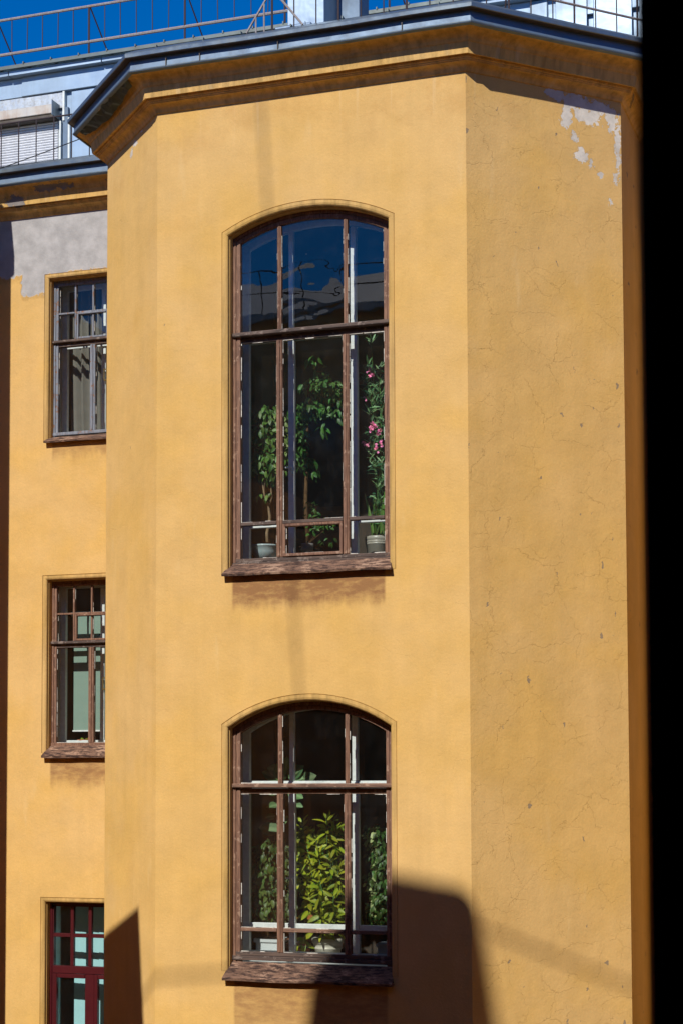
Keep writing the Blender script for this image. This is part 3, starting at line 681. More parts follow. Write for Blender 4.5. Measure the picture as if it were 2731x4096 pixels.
for a, z0, z1, wm in ((RECT[0], 3.4, 6.7, flat('pale_room_wall', (0.25, 0.24, 0.22))), (RECT[1], -0.45, 3.0, M_room), (RECT[2], -4.5, -1.0, flat('teal_room_wall', (0.42, 0.62, 0.64)))):
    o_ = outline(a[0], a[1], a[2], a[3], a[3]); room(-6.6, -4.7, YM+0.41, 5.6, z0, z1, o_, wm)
    bm = bmesh.new(); ring(bm, o_, [(0, YM+0.18), (0.0, YM+0.41)], 0); poly(bm, [(a[0], YM+0.12, a[2]), (a[1], YM+0.12, a[2]), (a[1], YM+0.41, a[2]), (a[0], YM+0.41, a[2])]); part('window_lining', bm, flat('lining', (0.32, 0.33, 0.30)) if a is not RECT[2] else flat('teal_lining', (0.62, 0.86, 0.85)))
# inner ledges carrying the plants
part('plant_shelf', bx(-3.1, -0.15, 0.47, 1.15, 2.20, 2.262), flat('shelf_paint', (0.12, 0.12, 0.11)))
part('plant_shelf', bx(-3.1, -0.15, 0.47, 1.15, -1.985, -1.925), flat('shelf_paint_b', (0.16, 0.15, 0.13)))

# ------------------------------------------------------------------ curtains and blinds
cur = thing('curtain', 'grey sheer curtain hanging inside the top left rectangular window', 'curtain', (-5.4, 3.10, 4.0))
bm = bmesh.new(); n = 60; cols = []
for k in range(n+1):
    x = -0.66+1.0*k/n
    cols.append([bm.verts.new((x+(0.05*(1-zz/2.2)), 0.045*math.sin(k*0.9)+0.02*math.sin(k*2.3+1), zz)) for zz in (0.12, 0.8, 1.5, 2.2)])
for a, b in zip(cols, cols[1:]):
    for j in range(3): bm.faces.new([a[j], b[j], b[j+1], a[j+1]])
obj('curtain_cloth', bm, flat('grey_curtain', (0.15, 0.145, 0.125), 0.95, 0.05), cur, True)
bm = bmesh.new(); tube(bm, [(-0.7, 0, 2.22), (0.5, 0, 2.22)], 0.012); obj('curtain_rod', bm, M_brass, cur)
gb = thing('roller_blind', 'pale green roller blind half lit by the sun, inside the middle left window', 'blind', (-5.4, 3.06, 0.4))
M_green = flat('pale_green_blind', (0.20, 0.29, 0.24), 0.85, 0.1, 0.05)
obj('blind_cloth', bx(-0.53, 0.55, 0, 0.006, 0.15, 1.58), M_green, gb); obj('bottom_bar', bx(-0.54, 0.56, -0.008, 0.014, 0.128, 0.149, 0.003), M_white, gb)
obj('blind_tube', tube(bmesh.new(), [(-0.56, 0.005, 1.61), (0.58, 0.005, 1.61)], 0.03, 10), flat('blind_tube_grey', (0.05, 0.07, 0.07)), gb)
vb = thing('vertical_blind', 'teal vertical slat blind inside the dark red framed window', 'blind', (-5.55, 3.08, -4.0))
M_teal = flat('teal_blind', (0.32, 0.58, 0.60), 0.8, 0.1, 0.04)
me = None
for k in range(12):
    if me is None:
        s = obj('slat', bx(0, 0.088, 0, 0.002, 0.1, 2.5), M_teal, vb); me = s.data
    else: s = bpy.data.objects.new('slat', me); C.objects.link(s); s.parent = vb
    s.location = (-0.36+0.0855*k, 0.003*(k % 2), 0); s.rotation_euler = (0, 0, 0.10+0.03*math.sin(k*2.1))
obj('head_rail', bx(-0.36, 0.75, -0.02, 0.03, 2.50, 2.54), M_white, vb)

# ------------------------------------------------------------------ plants
def leaf_bm(L, w, fold=0.25, droop=0.15, n=5, tipped=1.0):
    bm = bmesh.new(); mid = []; lf = []; rg = []
    for k in range(n+1):
        t = k/n; ww = w*0.5*math.sin(math.pi*min(1, (t**0.85)*1.0))**0.8 if 0 < t < 1 else 0
        z = -droop*L*t*t; mid.append(bm.verts.new((0, L*t, z)))
        if 0 < k < n:
            lf.append(bm.verts.new((-ww, L*t, z+ww*fold))); rg.append(bm.verts.new((ww, L*t, z+ww*fold)))
    for s, flip in ((lf, False), (rg, True)):
        seq = [(mid[0], mid[1], s[0])]
        for k in range(len(s)-1): seq.append((mid[k+1], mid[k+2], s[k+1], s[k]))
        seq.append((mid[n-1], mid[n], s[-1]))
        for f in seq: bm.faces.new(f if flip else f[::-1])
    return bm
def mesh_of(bm, name, mat):
    me = bpy.data.meshes.new(name); bm.normal_update(); bm.to_mesh(me); bm.free(); me.materials.append(mat)
    for p in me.polygons: p.use_smooth = True
    return me
def leaf_at(root, me, p, d, s, face=False):
    """leaf with base at p (world), pointing along d"""
    d = Vector(d).normalized(); nrm = Vector((random.gauss(0, .5), -0.75+random.gauss(0, .35), 0.75+random.gauss(0, .4)))
    if face: nrm = Vector((0.35+random.gauss(0, .2), -1, 0.45+random.gauss(0, .2)))
    x = d.cross(nrm).normalized(); z = x.cross(d)
    o = bpy.data.objects.new('leaf', me); C.objects.link(o); o.parent = root
    m = Matrix((x, d, z)).transposed().to_4x4() @ Matrix.Diagonal((s, s, s, 1)); m.translation = Vector(p)-root.location
    o.matrix_local = m; return o
def clump(root, me, blobs, size, droop=0.5, out=0.6):
    for (cx, cy, cz, rx, ry, rz, n) in blobs:
        for _ in range(n):
            while True:
                u = Vector([random.uniform(-1, 1) for _ in range(3)])
                if u.length < 1: break
            p = Vector((cx+u.x*rx, cy+u.y*ry, cz+u.z*rz))
            d = Vector((u.x*out+random.gauss(0, .45), u.y*out-0.15+random.gauss(0, .4), -droop+random.gauss(0, .4)))
            leaf_at(root, random.choice(me) if isinstance(me, list) else me, p, d, random.uniform(*size))
def bulk(root, bmf, mat, blobs, size, droop=0.5, out=0.6):
    """the many further leaves of a plant, joined into one part"""
    src = bmf(); src.verts.ensure_lookup_table(); src.verts.index_update(); cs = [v.co.copy() for v in src.verts]; fs = [[v.index for v in f.verts] for f in src.faces]; src.free()
    V, F = [], []
    for (cx, cy, cz, rx, ry, rz, n) in blobs:
        for _ in range(n):
            while True:
                u = Vector([random.uniform(-1, 1) for _ in range(3)])
                if u.length < 1: break
            d = Vector((u.x*out+random.gauss(0, .5), u.y*out-0.1+random.gauss(0, .4), -droop+random.gauss(0, .5))).normalized()
            nrm = Vector((random.gauss(0, .6), -0.7+random.gauss(0, .4), 0.7+random.gauss(0, .5)))
            x = d.cross(nrm).normalized(); z = x.cross(d); sz = random.uniform(*size); b = len(V)
            p = Vector((cx+u.x*rx, cy+u.y*ry, cz+u.z*rz))-root.location
            curl = random.uniform(-4, 4)
            V += [p+(x*c.x+d*c.y+z*(c.z+curl*c.y*c.y*0.5))*sz for c in cs]; F += [[b+i for i in f] for f in fs]
    me = bpy.data.meshes.new('foliage'); me.from_pydata(V, [], F); me.materials.append(mat)
    for p in me.polygons: p.use_smooth = True
    o = bpy.data.objects.new('foliage', me); C.objects.link(o); o.parent = root; o['kind'] = 'stuff'; return o
def pot(root, prof, mat, soil=0.9, rim=None):
    obj('pot', lathe(bmesh.new(), prof, 28), mat, root, True)
    rr, zz = prof[-1]; rr = max(r for r, z in prof)*soil
    obj('soil', lathe(bmesh.new(), [(rr, -0.02), (rr, 0.0), (0.001, 0.004)], 20, (0, 0, max(z for r, z in prof)-0.025)), flat('soil', (0.03, 0.02, 0.013)), root)
def stem(root, pts, r, mat, r1=None):
    pts = [Vector(p)-root.location for p in pts]; return obj('stem', tube(bmesh.new(), pts, r, 7, r1), mat, root, True)
M_fic = leafmat('ficus_leaf', (0.055, 0.125, 0.020), (0.26, 0.33, 0.10), varieg=0.75)
M_fic2 = leafmat('green_ficus_leaf', (0.038, 0.115, 0.018), (0.10, 0.20, 0.05), varieg=0.5)
M_ole = leafmat('oleander_leaf', (0.030, 0.105, 0.035), (0.05, 0.14, 0.05), (0.12, 0.22, 0.09), varieg=0.3)
M_cro = leafmat('croton_leaf', (0.050, 0.145, 0.007), (0.20, 0.27, 0.015), (0.26, 0.27, 0.015), varieg=0.6)
M_fid = leafmat('fiddle_leaf', (0.040, 0.105, 0.030), (0.05, 0.13, 0.035), (0.10, 0.19, 0.07), varieg=0.3, rough=0.6)
M_dkf = leafmat('dark_ficus_leaf', (0.052, 0.088, 0.018), (0.16, 0.20, 0.09), varieg=0.6)
M_var = leafmat('variegated_leaf', (0.034, 0.080, 0.014), (0.45, 0.47, 0.22), varieg=0.45)
M_snk = leafmat('striped_blade', (0.05, 0.13, 0.02), (0.45, 0.42, 0.06), varieg=0.9)
M_org = leafmat('orange_leaf', (0.42, 0.16, 0.03), (0.5, 0.28, 0.05))
M_bark = flat('pale_bark', (0.24, 0.17, 0.10), 0.9, 0.1, 0.25, 30); M_bark2 = flat('brown_bark', (0.13, 0.075, 0.035), 0.9, 0.1, 0.3, 30)
fic = [mesh_of(leaf_bm(0.078, 0.036, 0.3, 0.2), 'ficus_leaf', M_fic), mesh_of(leaf_bm(0.066, 0.034, 0.5, 0.45), 'ficus_leaf_b', M_fic)]
fic2 = [mesh_of(leaf_bm(0.075, 0.036, 0.3, 0.3), 'green_leaf', M_fic2), mesh_of(leaf_bm(0.070, 0.032, 0.5, 0.5), 'green_leaf_b', M_fic2)]
dkf = [mesh_of(leaf_bm(0.070, 0.036, 0.3, 0.4), 'small_leaf', M_dkf)]
var = [mesh_of(leaf_bm(0.072, 0.040, 0.3, 0.3), 'variegated_leaf', M_var), mesh_of(leaf_bm(0.055, 0.028, 0.5, 0.5), 'variegated_leaf_b', M_var)]
ole = mesh_of(leaf_bm(0.125, 0.021, 0.3, 0.12), 'oleander_leaf', M_ole)
cro = [mesh_of(leaf_bm(0.145, 0.050, 0.2, 0.3, 6), 'croton_leaf', M_cro), mesh_of(leaf_bm(0.115, 0.042, 0.35, 0.15, 6), 'croton_leaf_b', M_cro)]
fid = mesh_of(leaf_bm(0.25, 0.17, 0.12, 0.12, 8), 'fiddle_leaf', M_fid)
blade = mesh_of(leaf_bm(0.36, 0.024, 0.3, 0.05, 7), 'striped_blade', M_snk)
org = mesh_of(leaf_bm(0.13, 0.06, 0.25, 0.3, 6), 'orange_leaf', M_org)

# upper window
Z1 = 2.262; Z2 = -1.925
A = thing('potted_ficus', 'variegated ficus tree in pale blue bowl, left side of the upper arched window', 'potted plant', (-2.40, 0.66, Z1))
pot(A, [(0.085, 0), (0.10, 0.004), (0.142, 0.085), (0.152, 0.135), (0.160, 0.140), (0.160, 0.155), (0.150, 0.155), (0.144, 0.13)], flat('pale_blue_glaze', (0.42, 0.52, 0.54), 0.3, 0.5, 0.04))
stem(A, [(-2.37, .66, 2.38), (-2.385, .67, 2.55), (-2.355, .68, 2.72), (-2.375, .68, 2.86), (-2.41, .66, 2.96), (-2.43, .64, 3.10)], 0.020, M_bark, 0.009)
stem(A, [(-2.375, .68, 2.82), (-2.33, .67, 2.93), (-2.34, .67, 3.05), (-2.28, .66, 3.25), (-2.25, .68, 3.6)], 0.012, M_bark, 0.005)
stem(A, [(-2.41, .66, 2.96), (-2.40, .66, 3.2), (-2.44, .66, 3.45), (-2.38, .66, 3.75)], 0.008, M_bark, 0.004)
clump(A, fic, [(-2.36, .62, 3.83, .14, .10, .11, 42), (-2.46, .62, 3.64, .11, .09, .12, 36), (-2.33, .62, 3.58, .12, .10, .16, 44), (-2.43, .62, 3.36, .11, .09, .11, 34), (-2.49, .62, 3.24, .08, .08, .07, 22), (-2.34, .62, 3.27, .11, .10, .14, 40), (-2.36, .64, 3.13, .06, .06, .06, 10), (-2.40, .64, 2.96, .08, .06, .04, 8), (-2.22, .64, 3.55, .08, .10, .20, 30), (-2.20, .64, 3.25, .07, .08, .15, 18)], (0.85, 1.4), 0.75)
Bp = thing('potted_ficus', 'taller green ficus tree reaching across the middle panes of the upper arched window', 'potted plant', (-1.99, 0.95, Z1))
pot(Bp, [(0.09, 0), (0.12, 0.16), (0.13, 0.16), (0.12, 0.15)], flat('dark_brown_pot', (0.05, 0.03, 0.02)))
stem(Bp, [(-2.02, .95, 2.40), (-2.05, .95, 2.9), (-2.03, .93, 3.3), (-2.02, .93, 3.7), (-1.99, .92, 3.95), (-1.9, .9, 4.2)], 0.026, M_bark2, 0.008)
stem(Bp, [(-2.02, .93, 3.75), (-1.85, .9, 3.95), (-1.72, .88, 4.1)], 0.010, M_bark2, 0.004)
clump(Bp, fic2, [(-1.93, .85, 4.42, .07, .06, .07, 9), (-1.84, .85, 4.28, .10, .08, .06, 14), (-1.95, .85, 4.16, .14, .10, .06, 22), (-1.74, .83, 4.14, .14, .10, .08, 26), (-1.66, .83, 4.02, .10, .08, .08, 20), (-1.86, .85, 4.02, .12, .10, .07, 20), (-1.94, .82, 3.88, .15, .10, .08, 30), (-2.08, .80, 3.82, .09, .09, .12, 22), (-1.76, .85, 3.86, .12, .10, .06, 16), (-1.62, .83, 3.80, .06, .06, .07, 6), (-1.80, .85, 3.68, .05, .06, .05, 6), (-2.10, .82, 3.60, .08, .08, .16, 22), (-2.08, .82, 3.35, .09, .08, .12, 16), (-1.98, .85, 3.30, .07, .08, .10, 12), (-1.90, .85, 3.22, .06, .06, .06, 7)], (0.9, 1.5), 0.6)
Cp = thing('potted_plant', 'small bushy houseplant in a ribbed grey pot behind the middle low casement', 'potted plant', (-1.955, 0.74, Z1))
pot(Cp, [(0.045, 0), (0.052, 0.01), (0.060, 0.10), (0.066, 0.105), (0.066, 0.12), (0.063, 0.125), (0.066, 0.13), (0.066, 0.165), (0.060, 0.165)], flat('grey_clay', (0.24, 0.22, 0.20)))
for k in range(4): stem(Cp, [(-1.955, .74, 2.42), (-1.94+0.05*k, .76, 2.55), (-1.95+0.07*k, .78, 2.72)], 0.005, M_bark2, 0.003)
clump(Cp, fic2, [(-1.90, .76, 2.80, .08, .06, .10, 18), (-1.80, .76, 2.62, .13, .08, .08, 30), (-1.72, .74, 2.45, .10, .07, .06, 9), (-1.93, .76, 2.58, .07, .06, .08, 14)], (0.6, 0.95), 0.2)
Dp = thing('potted_oleander', 'pink flowering oleander in a ribbed beige pot, right side of the upper arched window', 'potted plant', (-1.145, 0.66, Z1))
pot(Dp, [(0.105, 0), (0.115, 0.006), (0.128, 0.10), (0.134, 0.104), (0.134, 0.118), (0.129, 0.121), (0.134, 0.124), (0.136, 0.140), (0.131, 0.143), (0.136, 0.146), (0.138, 0.185), (0.130, 0.190), (0.122, 0.188)], flat('ribbed_beige_glaze', (0.36, 0.34, 0.29), 0.35, 0.5, 0.08))
heads = []
for (x, y, z) in ((-1.20, .62, 4.50), (-1.24, .60, 4.22), (-1.10, .60, 4.20), (-1.20, .60, 3.95), (-1.08, .60, 3.86), (-1.10, .60, 3.48), (-1.20, .60, 3.45), (-1.02, .60, 3.30), (-1.12, .60, 3.05), (-1.00, .60, 3.0)):
    stem(Dp, [(-1.145+random.uniform(-.05, .05), .66, 2.42), (-1.12+random.uniform(-.05, .05), .67, 2.42+(z-2.42)*.5), (x, y, z-0.03)], 0.007, M_fic2 if z > 3 else M_bark2, 0.004); heads.append((x, y, z))
for (x, y, z) in heads:
    nl = 22
    for k in range(nl):
        t = random.uniform(-0.34, 0.03) if z < 4.4 else random.uniform(-0.05, 0.04); an = random.uniform(0, 2*math.pi)
        if z > 4.4 and k > 7: break
        leaf_at(Dp, ole, (x+random.uniform(-.02, .02), y+random.uniform(-.02, .02), z+t), (math.cos(an)*.8, math.sin(an)*.5-.15, 0.75+random.gauss(0, .35)), random.uniform(.6, 1.1))
for k in range(13): leaf_at(Dp, blade, (-1.145+random.uniform(-.08, .08), .64+random.uniform(-.05, .05), 2.44), (random.uniform(-.25, .35), random.uniform(-.1, .1), 1), random.uniform(.7, 1.5))
pet = mesh_of(leaf_bm(0.030, 0.026, 0.3, 0.1, 4), 'petal', leafmat('pink_petal', (0.70, 0.20, 0.36), (0.85, 0.45, 0.55), varieg=0.6, rough=0.6))
for (x, z, n) in ((-1.17, 4.13, 10), (-1.20, 4.19, 5), (-1.15, 3.60, 16), (-1.18, 3.57, 9), (-1.08, 3.53, 12), (-1.12, 3.36, 8), (-1.08, 3.41, 9), (-1.25, 3.43, 6), (-1.22, 3.41, 4), (-1.24, 3.90, 3)):
    for k in range(n):
        an = random.uniform(0, 6.28); o = leaf_at(Dp, pet, (x+random.gauss(0, .012), .53+random.uniform(0, .03), z+random.gauss(0, .014)), (math.cos(an), -.5, math.sin(an)), random.uniform(.8, 1.2)); o.name = 'petal'

# lower window
Ep = thing('potted_ficus', 'dense small-leaved ficus in a white planter, left side of the lower arched window', 'potted plant', (-2.38, 0.68, Z2))
bm = bmesh.new(); box(bm, -0.105, 0.16, -0.10, 0.10, 0, 0.185, 0.015); box(bm, -0.12, 0.175, -0.115, 0.115, 0.16, 0.205, 0.006); obj('pot', bm, flat('white_planter', (0.62, 0.66, 0.66), 0.4, 0.4, 0.04), Ep)
obj('soil', bx(-0.10, 0.155, -0.095, 0.095, 0.195, 0.21), flat('soil_b', (0.03, 0.02, 0.013)), Ep)
for x in (-2.46, -2.38, -2.32): stem(Ep, [(-2.38, .68, -1.72), (x, .70, -1.3), (x+.02, .69, -0.85)], 0.009, M_bark2, 0.004)
clump(Ep, dkf, [(-2.38, .64, -.80, .12, .08, .10, 36), (-2.44, .64, -1.0, .13, .09, .10, 42), (-2.33, .64, -1.05, .11, .09, .14, 44), (-2.44, .62, -1.24, .11, .09, .12, 44), (-2.32, .62, -1.32, .10, .09, .14, 44), (-2.45, .62, -1.46, .10, .09, .10, 36), (-2.32, .62, -1.52, .10, .08, .08, 24), (-2.18, .66, -1.15, .11, .08, .40, 30)], (0.8, 1.3), 0.8)
Fp = thing('potted_fiddle_leaf_plant', 'tall plant with huge round leaves standing at the back of the lower arched window', 'potted plant', (-2.2, 0.98, Z2))
pot(Fp, [(0.09, 0), (0.12, 0.18), (0.13, 0.18), (0.12, 0.17)], flat('terracotta', (0.38, 0.14, 0.07)))
stem(Fp, [(-2.2, .98, -1.76), (-2.22, .97, -1.2), (-2.2, .96, -.6), (-2.22, .95, -.05)], 0.014, M_bark2, 0.008)
for (bx_, bz_, tx, tz, s) in ((-2.29, -.60, -.9, .12, .95), (-2.24, .02, -1, .25, .8), (-2.22, .0, .9, .35, .8), (-2.20, -.01, .9, -.2, .75), (-2.24, -.02, .2, .9, .8), (-2.22, -.05, -.7, .8, .75), (-2.18, -.05, .6, .5, .85), (-2.28, -.06, -.8, .35, .9), (-2.1, -.10, .9, .35, .95), (-2.26, -.10, -.2, 1, .85), (-2.20, -.20, .9, -.25, .75), (-2.18, -.33, .9, -.1, .62), (-2.28, -.16, -.7, -.3, .6), (-2.32, -.33, -.9, -.2, .5), (-2.34, -.45, -.9, -.1, .45), (-2.2, -.45, -.5, -.4, .6)):
    leaf_at(Fp, fid, (bx_, .80, bz_), (tx, -.15, tz), s, True)
Gp = thing('potted_croton', 'bright yellow green croton in a ribbed cream pot, middle of the lower arched window', 'potted plant', (-1.745, 0.76, Z2))
pot(Gp, [(0.11, 0), (0.118, 0.005), (0.140, 0.095), (0.150, 0.105), (0.150, 0.115), (0.146, 0.118), (0.156, 0.158), (0.166, 0.162), (0.168, 0.205), (0.160, 0.212), (0.150, 0.205)], flat('cream_glaze', (0.56, 0.53, 0.44), 0.4, 0.4, 0.05))
tips = [(-2.01, .70, -.52), (-1.95, .68, -.72), (-1.84, .68, -.66), (-1.72, .66, -.46), (-1.64, .70, -.58), (-1.80, .64, -.82), (-1.68, .68, -.86), (-1.60, .68, -.98), (-1.98, .68, -1.0), (-1.78, .62, -1.08), (-1.92, .66, -1.22), (-1.64, .66, -1.22), (-1.76, .60, -1.30), (-1.74, .60, -1.44), (-1.62, .66, -1.42), (-2.0, .66, -.88), (-1.9, .70, -1.0)]
for (x, y, z) in tips:
    stem(Gp, [(-1.745+random.uniform(-.05, .05), .76, -1.73), ((x-1.745)/2, .74, (z-1.73)/2), (x, y, z-.03)], 0.007, M_fic2, 0.004)
    for k in range(17):
        an = k*2.4; t = -0.014*k
        leaf_at(Gp, random.choice(cro), (x+.01*math.cos(an), y+.01*math.sin(an), z+t), (math.cos(an)*(.4+.05*k), math.sin(an)*(.35+.04*k)-.12, .9-.10*k+random.gauss(0, .12)), random.uniform(.7, 1.15)*(0.75 if k < 3 else 1))
Hp = thing('potted_ficus', 'glossy variegated ficus in a pale planter, right side of the lower arched window', 'potted plant', (-1.06, 0.70, Z2))
bm = bmesh.new(); box(bm, -0.10, 0.14, -0.09, 0.10, 0, 0.17, 0.012); box(bm, -0.112, 0.152, -0.102, 0.112, 0.15, 0.185, 0.005); obj('pot', bm, flat('pale_blue_planter', (0.40, 0.46, 0.52), 0.4, 0.4, 0.04), Hp)
for x in (-1.2, -1.1, -1.02): stem(Hp, [(-1.06, .70, -1.75), (x, .72, -1.2), (x, .71, -.7)], 0.008, M_bark2, 0.004)
clump(Hp, var, [(-1.18, .64, -.62, .14, .08, .12, 42), (-1.05, .64, -.72, .10, .08, .14, 32), (-1.20, .64, -.84, .09, .08, .10, 26), (-1.08, .62, -.95, .12, .09, .14, 40), (-1.20, .62, -1.08, .09, .08, .12, 30), (-1.10, .60, -1.22, .13, .09, .12, 46), (-1.14, .60, -1.40, .13, .09, .10, 40), (-1.24, .62, -1.48, .08, .07, .10, 20)], (0.8, 1.3), 0.7)
Ip = thing('potted_plant', 'small drooping plant in terracotta pot beside the cream pot, lower arched window', 'potted plant', (-1.995, 0.72, Z2))
pot(Ip, [(0.05, 0), (0.068, 0.12), (0.076, 0.122), (0.076, 0.15), (0.068, 0.15)], flat('terracotta_b', (0.42, 0.13, 0.06)))
for d in ((-.5, -.5, -.6), (.2, -.6, -.8), (.7, -.4, -.5), (-.2, -.5, .2), (.6, -.3, .5)): leaf_at(Ip, cro[0], (-1.985, .68, -1.74), d, 1.1)
for p, d in (((-2.0, .62, -1.50), (-.6, -.3, -.2)), ((-1.93, .62, -1.50), (.8, -.3, .15)), ((-1.9, .62, -1.46), (.5, -.3, .6))): 
    o = leaf_at(Ip, org if p[2] < -1.48 else cro[0], p, d, .9)
stem(Ip, [(-1.99, .72, -1.78), (-1.97, .68, -1.6), (-1.96, .64, -1.5)], 0.005, M_fic2, 0.003)
Jp = thing('small_succulent', 'little green and orange plant on the ledge of the middle left window', 'potted plant', (-5.78, 3.02, 0.40))
obj('pot', lathe(bmesh.new(), [(0.05, 0), (0.07, 0.03), (0.06, 0.03)], 14), flat('orange_dish', (0.30, 0.09, 0.04)), Jp, True)
yg = mesh_of(leaf_bm(0.07, 0.05, 0.2, 0.1), 'yellow_green_leaf', leafmat('yellow_green_leaf', (0.20, 0.30, 0.03), (0.3, 0.35, 0.05)))
for k in range(6): leaf_at(Jp, yg if k < 3 else org, (-5.78+.02*k, 3.02, .42), (random.uniform(-.6, .9), -.2, random.uniform(.2, 1)), random.uniform(.5, .8))

# the dense small leaves of each plant
LF = lambda L, w, f=0.3, d=0.3: (lambda: leaf_bm(L, w, f, d))
bulk(A, LF(0.060, 0.030), M_fic, [(-2.36, .68, 3.80, .15, .10, .13, 90), (-2.45, .68, 3.60, .12, .09, .14, 80), (-2.33, .68, 3.55, .13, .10, .18, 110), (-2.43, .68, 3.34, .12, .09, .12, 70), (-2.33, .68, 3.25, .12, .10, .15, 90), (-2.20, .68, 3.55, .09, .08, .28, 90)], (0.7, 1.2), 0.7)
bulk(Bp, LF(0.062, 0.030), M_fic2, [(-1.90, .86, 4.14, .20, .10, .09, 70), (-1.72, .86, 4.08, .16, .10, .12, 90), (-1.95, .84, 3.88, .18, .10, .11, 90), (-2.08, .84, 3.65, .10, .09, .25, 90), (-2.05, .84, 3.35, .10, .09, .15, 50), (-1.78, .86, 3.86, .14, .10, .06, 40)], (0.7, 1.2), 0.6)
bulk(Dp, LF(0.105, 0.019), M_ole, [(-1.18, .62, 4.18, .10, .07, .10, 30), (-1.16, .62, 3.92, .11, .07, .16, 60), (-1.12, .62, 3.5, .11, .07, .16, 60), (-1.06, .62, 3.15, .11, .07, .20, 90), (-1.12, .64, 2.75, .09, .06, .2, 40)], (0.7, 1.2), -0.3)
bulk(Ep, LF(0.050, 0.025), M_dkf, [(-2.38, .70, -.82, .13, .08, .14, 160), (-2.40, .70, -1.06, .15, .09, .16, 260), (-2.36, .70, -1.30, .16, .09, .14, 240), (-2.38, .68, -1.50, .15, .08, .09, 150), (-2.18, .70, -1.15, .12, .08, .42, 300)], (0.8, 1.4), 0.7)
bulk(Gp, LF(0.105, 0.036), M_cro, [(-1.98, .78, -.68, .10, .08, .12, 50), (-1.80, .80, -.92, .22, .08, .18, 130), (-1.68, .80, -.66, .13, .08, .16, 70), (-1.82, .80, -1.22, .24, .08, .18, 150), (-1.78, .76, -1.46, .24, .08, .12, 110)], (0.7, 1.25), 0.3)
bulk(Hp, LF(0.050, 0.027), M_var, [(-1.17, .70, -.66, .15, .08, .13, 180), (-1.10, .70, -.90, .16, .08, .18, 260), (-1.14, .68, -1.15, .16, .08, .16, 260), (-1.14, .68, -1.40, .16, .08, .13, 230)], (0.8, 1.4), 0.7)

# ------------------------------------------------------------------ roof railings, shaft, cable
R1 = thing('roof_railing', 'long rusty two-rail railing with thin bars on the flat attic roof, against the sky', 'railing', (-4.6, 3.5, 9.36))
def rel(root, p): return Vector(p)-root.location
def bar(root, name, p, q, r, mat, seg=6): return obj(name, tube(bmesh.new(), [rel(root, p), rel(root, q)], r, seg), mat, root)
bar(R1, 'rail', (-9.0, 3.5, 10.04), (6.0, 3.5, 10.04), 0.018, M_rail); bar(R1, 'rail', (-9.0, 3.5, 9.566), (6.0, 3.5, 9.566), 0.020, M_rail)
xp = -5.99-2*1.37
while xp < 5.9:
    bar(R1, 'post', (xp, 3.5, 9.345), (xp, 3.5, 10.04), 0.014, M_railbar); bar(R1, 'brace', (xp+0.02, 3.5, 10.02), (xp+0.13, 3.92, 9.42), 0.010, M_railbar)
    for k in range(1, 6): bar(R1, 'baluster', (xp+k*0.2283, 3.5, 9.57), (xp+k*0.2283+random.uniform(-.008, .008), 3.5, 10.035), 0.0065, M_railbar, 5)
    xp += 1.37
R2 = thing('eave_railing', 'near railing along the bay eave with triangular braced post', 'railing', (-1.2, -0.3, 7.57))
def eave(o_, z): 
    return [Vector((p[0]+m[0]*o_, p[1]+m[1]*o_, z)) for p, m in ((mitre(i)[0], mitre(i)[1]) for i in (3, 4, 5))]
for z in (7.755, 8.24):
    a, b, c = eave(0.30, z); a = Vector((-1.943, -0.30, z))
    if z > 8: bar(R2, 'rail', a, b, 0.012, M_rail)
    else: bar(R2, 'rail', (-0.3, -.30, z), b, 0.012, M_rail)
    bar(R2, 'rail', b, c, 0.012, M_rail)
for k in range(9):
    x = -1.943+0.2377*k
    bar(R2, 'post' if k % 3 == 0 else 'baluster', (x, -0.30, 7.56), (x, -0.30, 8.24), 0.012 if k % 3 == 0 else 0.007, M_railbar)
_, b, c = eave(0.30, 7.56)
for k in range(8):
    v = b.lerp(c, (k+0.75)/8.2); bar(R2, 'post' if k % 3 == 1 else 'baluster', v, v+Vector((0, 0, 0.68)), 0.011 if k % 3 == 1 else 0.007, M_railbar)
v = b.lerp(c, 1.75/8.2); bar(R2, 'brace', v+Vector((0, 0, .66)), v+Vector((-.1, .25, .02)), 0.009, M_railbar)
bar(R2, 'brace', (-1.945, -0.30, 7.99), (-2.225, -0.30, 7.57), 0.012, M_rail); bar(R2, 'brace', (-1.94, -0.30, 7.99), (-1.61, -0.30, 7.57), 0.012, M_rail)
for x, t in ((-2.12, 7.72), (-2.03, 7.85)): bar(R2, 'baluster', (x, -0.3, 7.56), (x, -0.3, t), 0.009, M_rail)
R3 = thing('eave_railing', 'low railing of thin bars in front of the shuttered attic window', 'railing', (-6.0, 2.35, 7.57))
bar(R3, 'rail', (-6.76, 2.35, 8.13), (-4.95, 2.35, 8.13), 0.010, M_railbar)
for k in range(8): bar(R3, 'baluster', (-6.61+k*0.246, 2.35, 7.55), (-6.61+k*0.246, 2.35, 8.13), 0.007, M_railbar)
SH = thing('ventilation_shaft', 'tall shiny sheet metal shaft standing on the roof by the braced post', 'chimney', (-2.1, 1.4, 7.7))
obj('shaft_casing', bx(-0.245, 0.185, -0.20, 0.26, 0.0, 2.2, 0.006, 0.004), M_clad2, SH); obj('flashing', bx(-0.36, 0.07, -0.30, -0.21, 0.0, 0.56, 0.01, 0.01), M_clad2, SH)
obj('shaft_casing', bx(0.20, 0.44, 0.28, 0.6, 0.0, 2.2, 0.006, 0.004), M_fascia, SH)
obj('seam', bx(0.0, 0.008, -0.315, -0.302, 0.0, 0.56), M_fascia, SH)
bm = bmesh.new(); pts = []
for k in range(15):
    t = k/14; pts.append((-5.40-2.2*t, 2.95-1.42*t, 8.155-1.20*t-0.02*4*t*(1-t)))
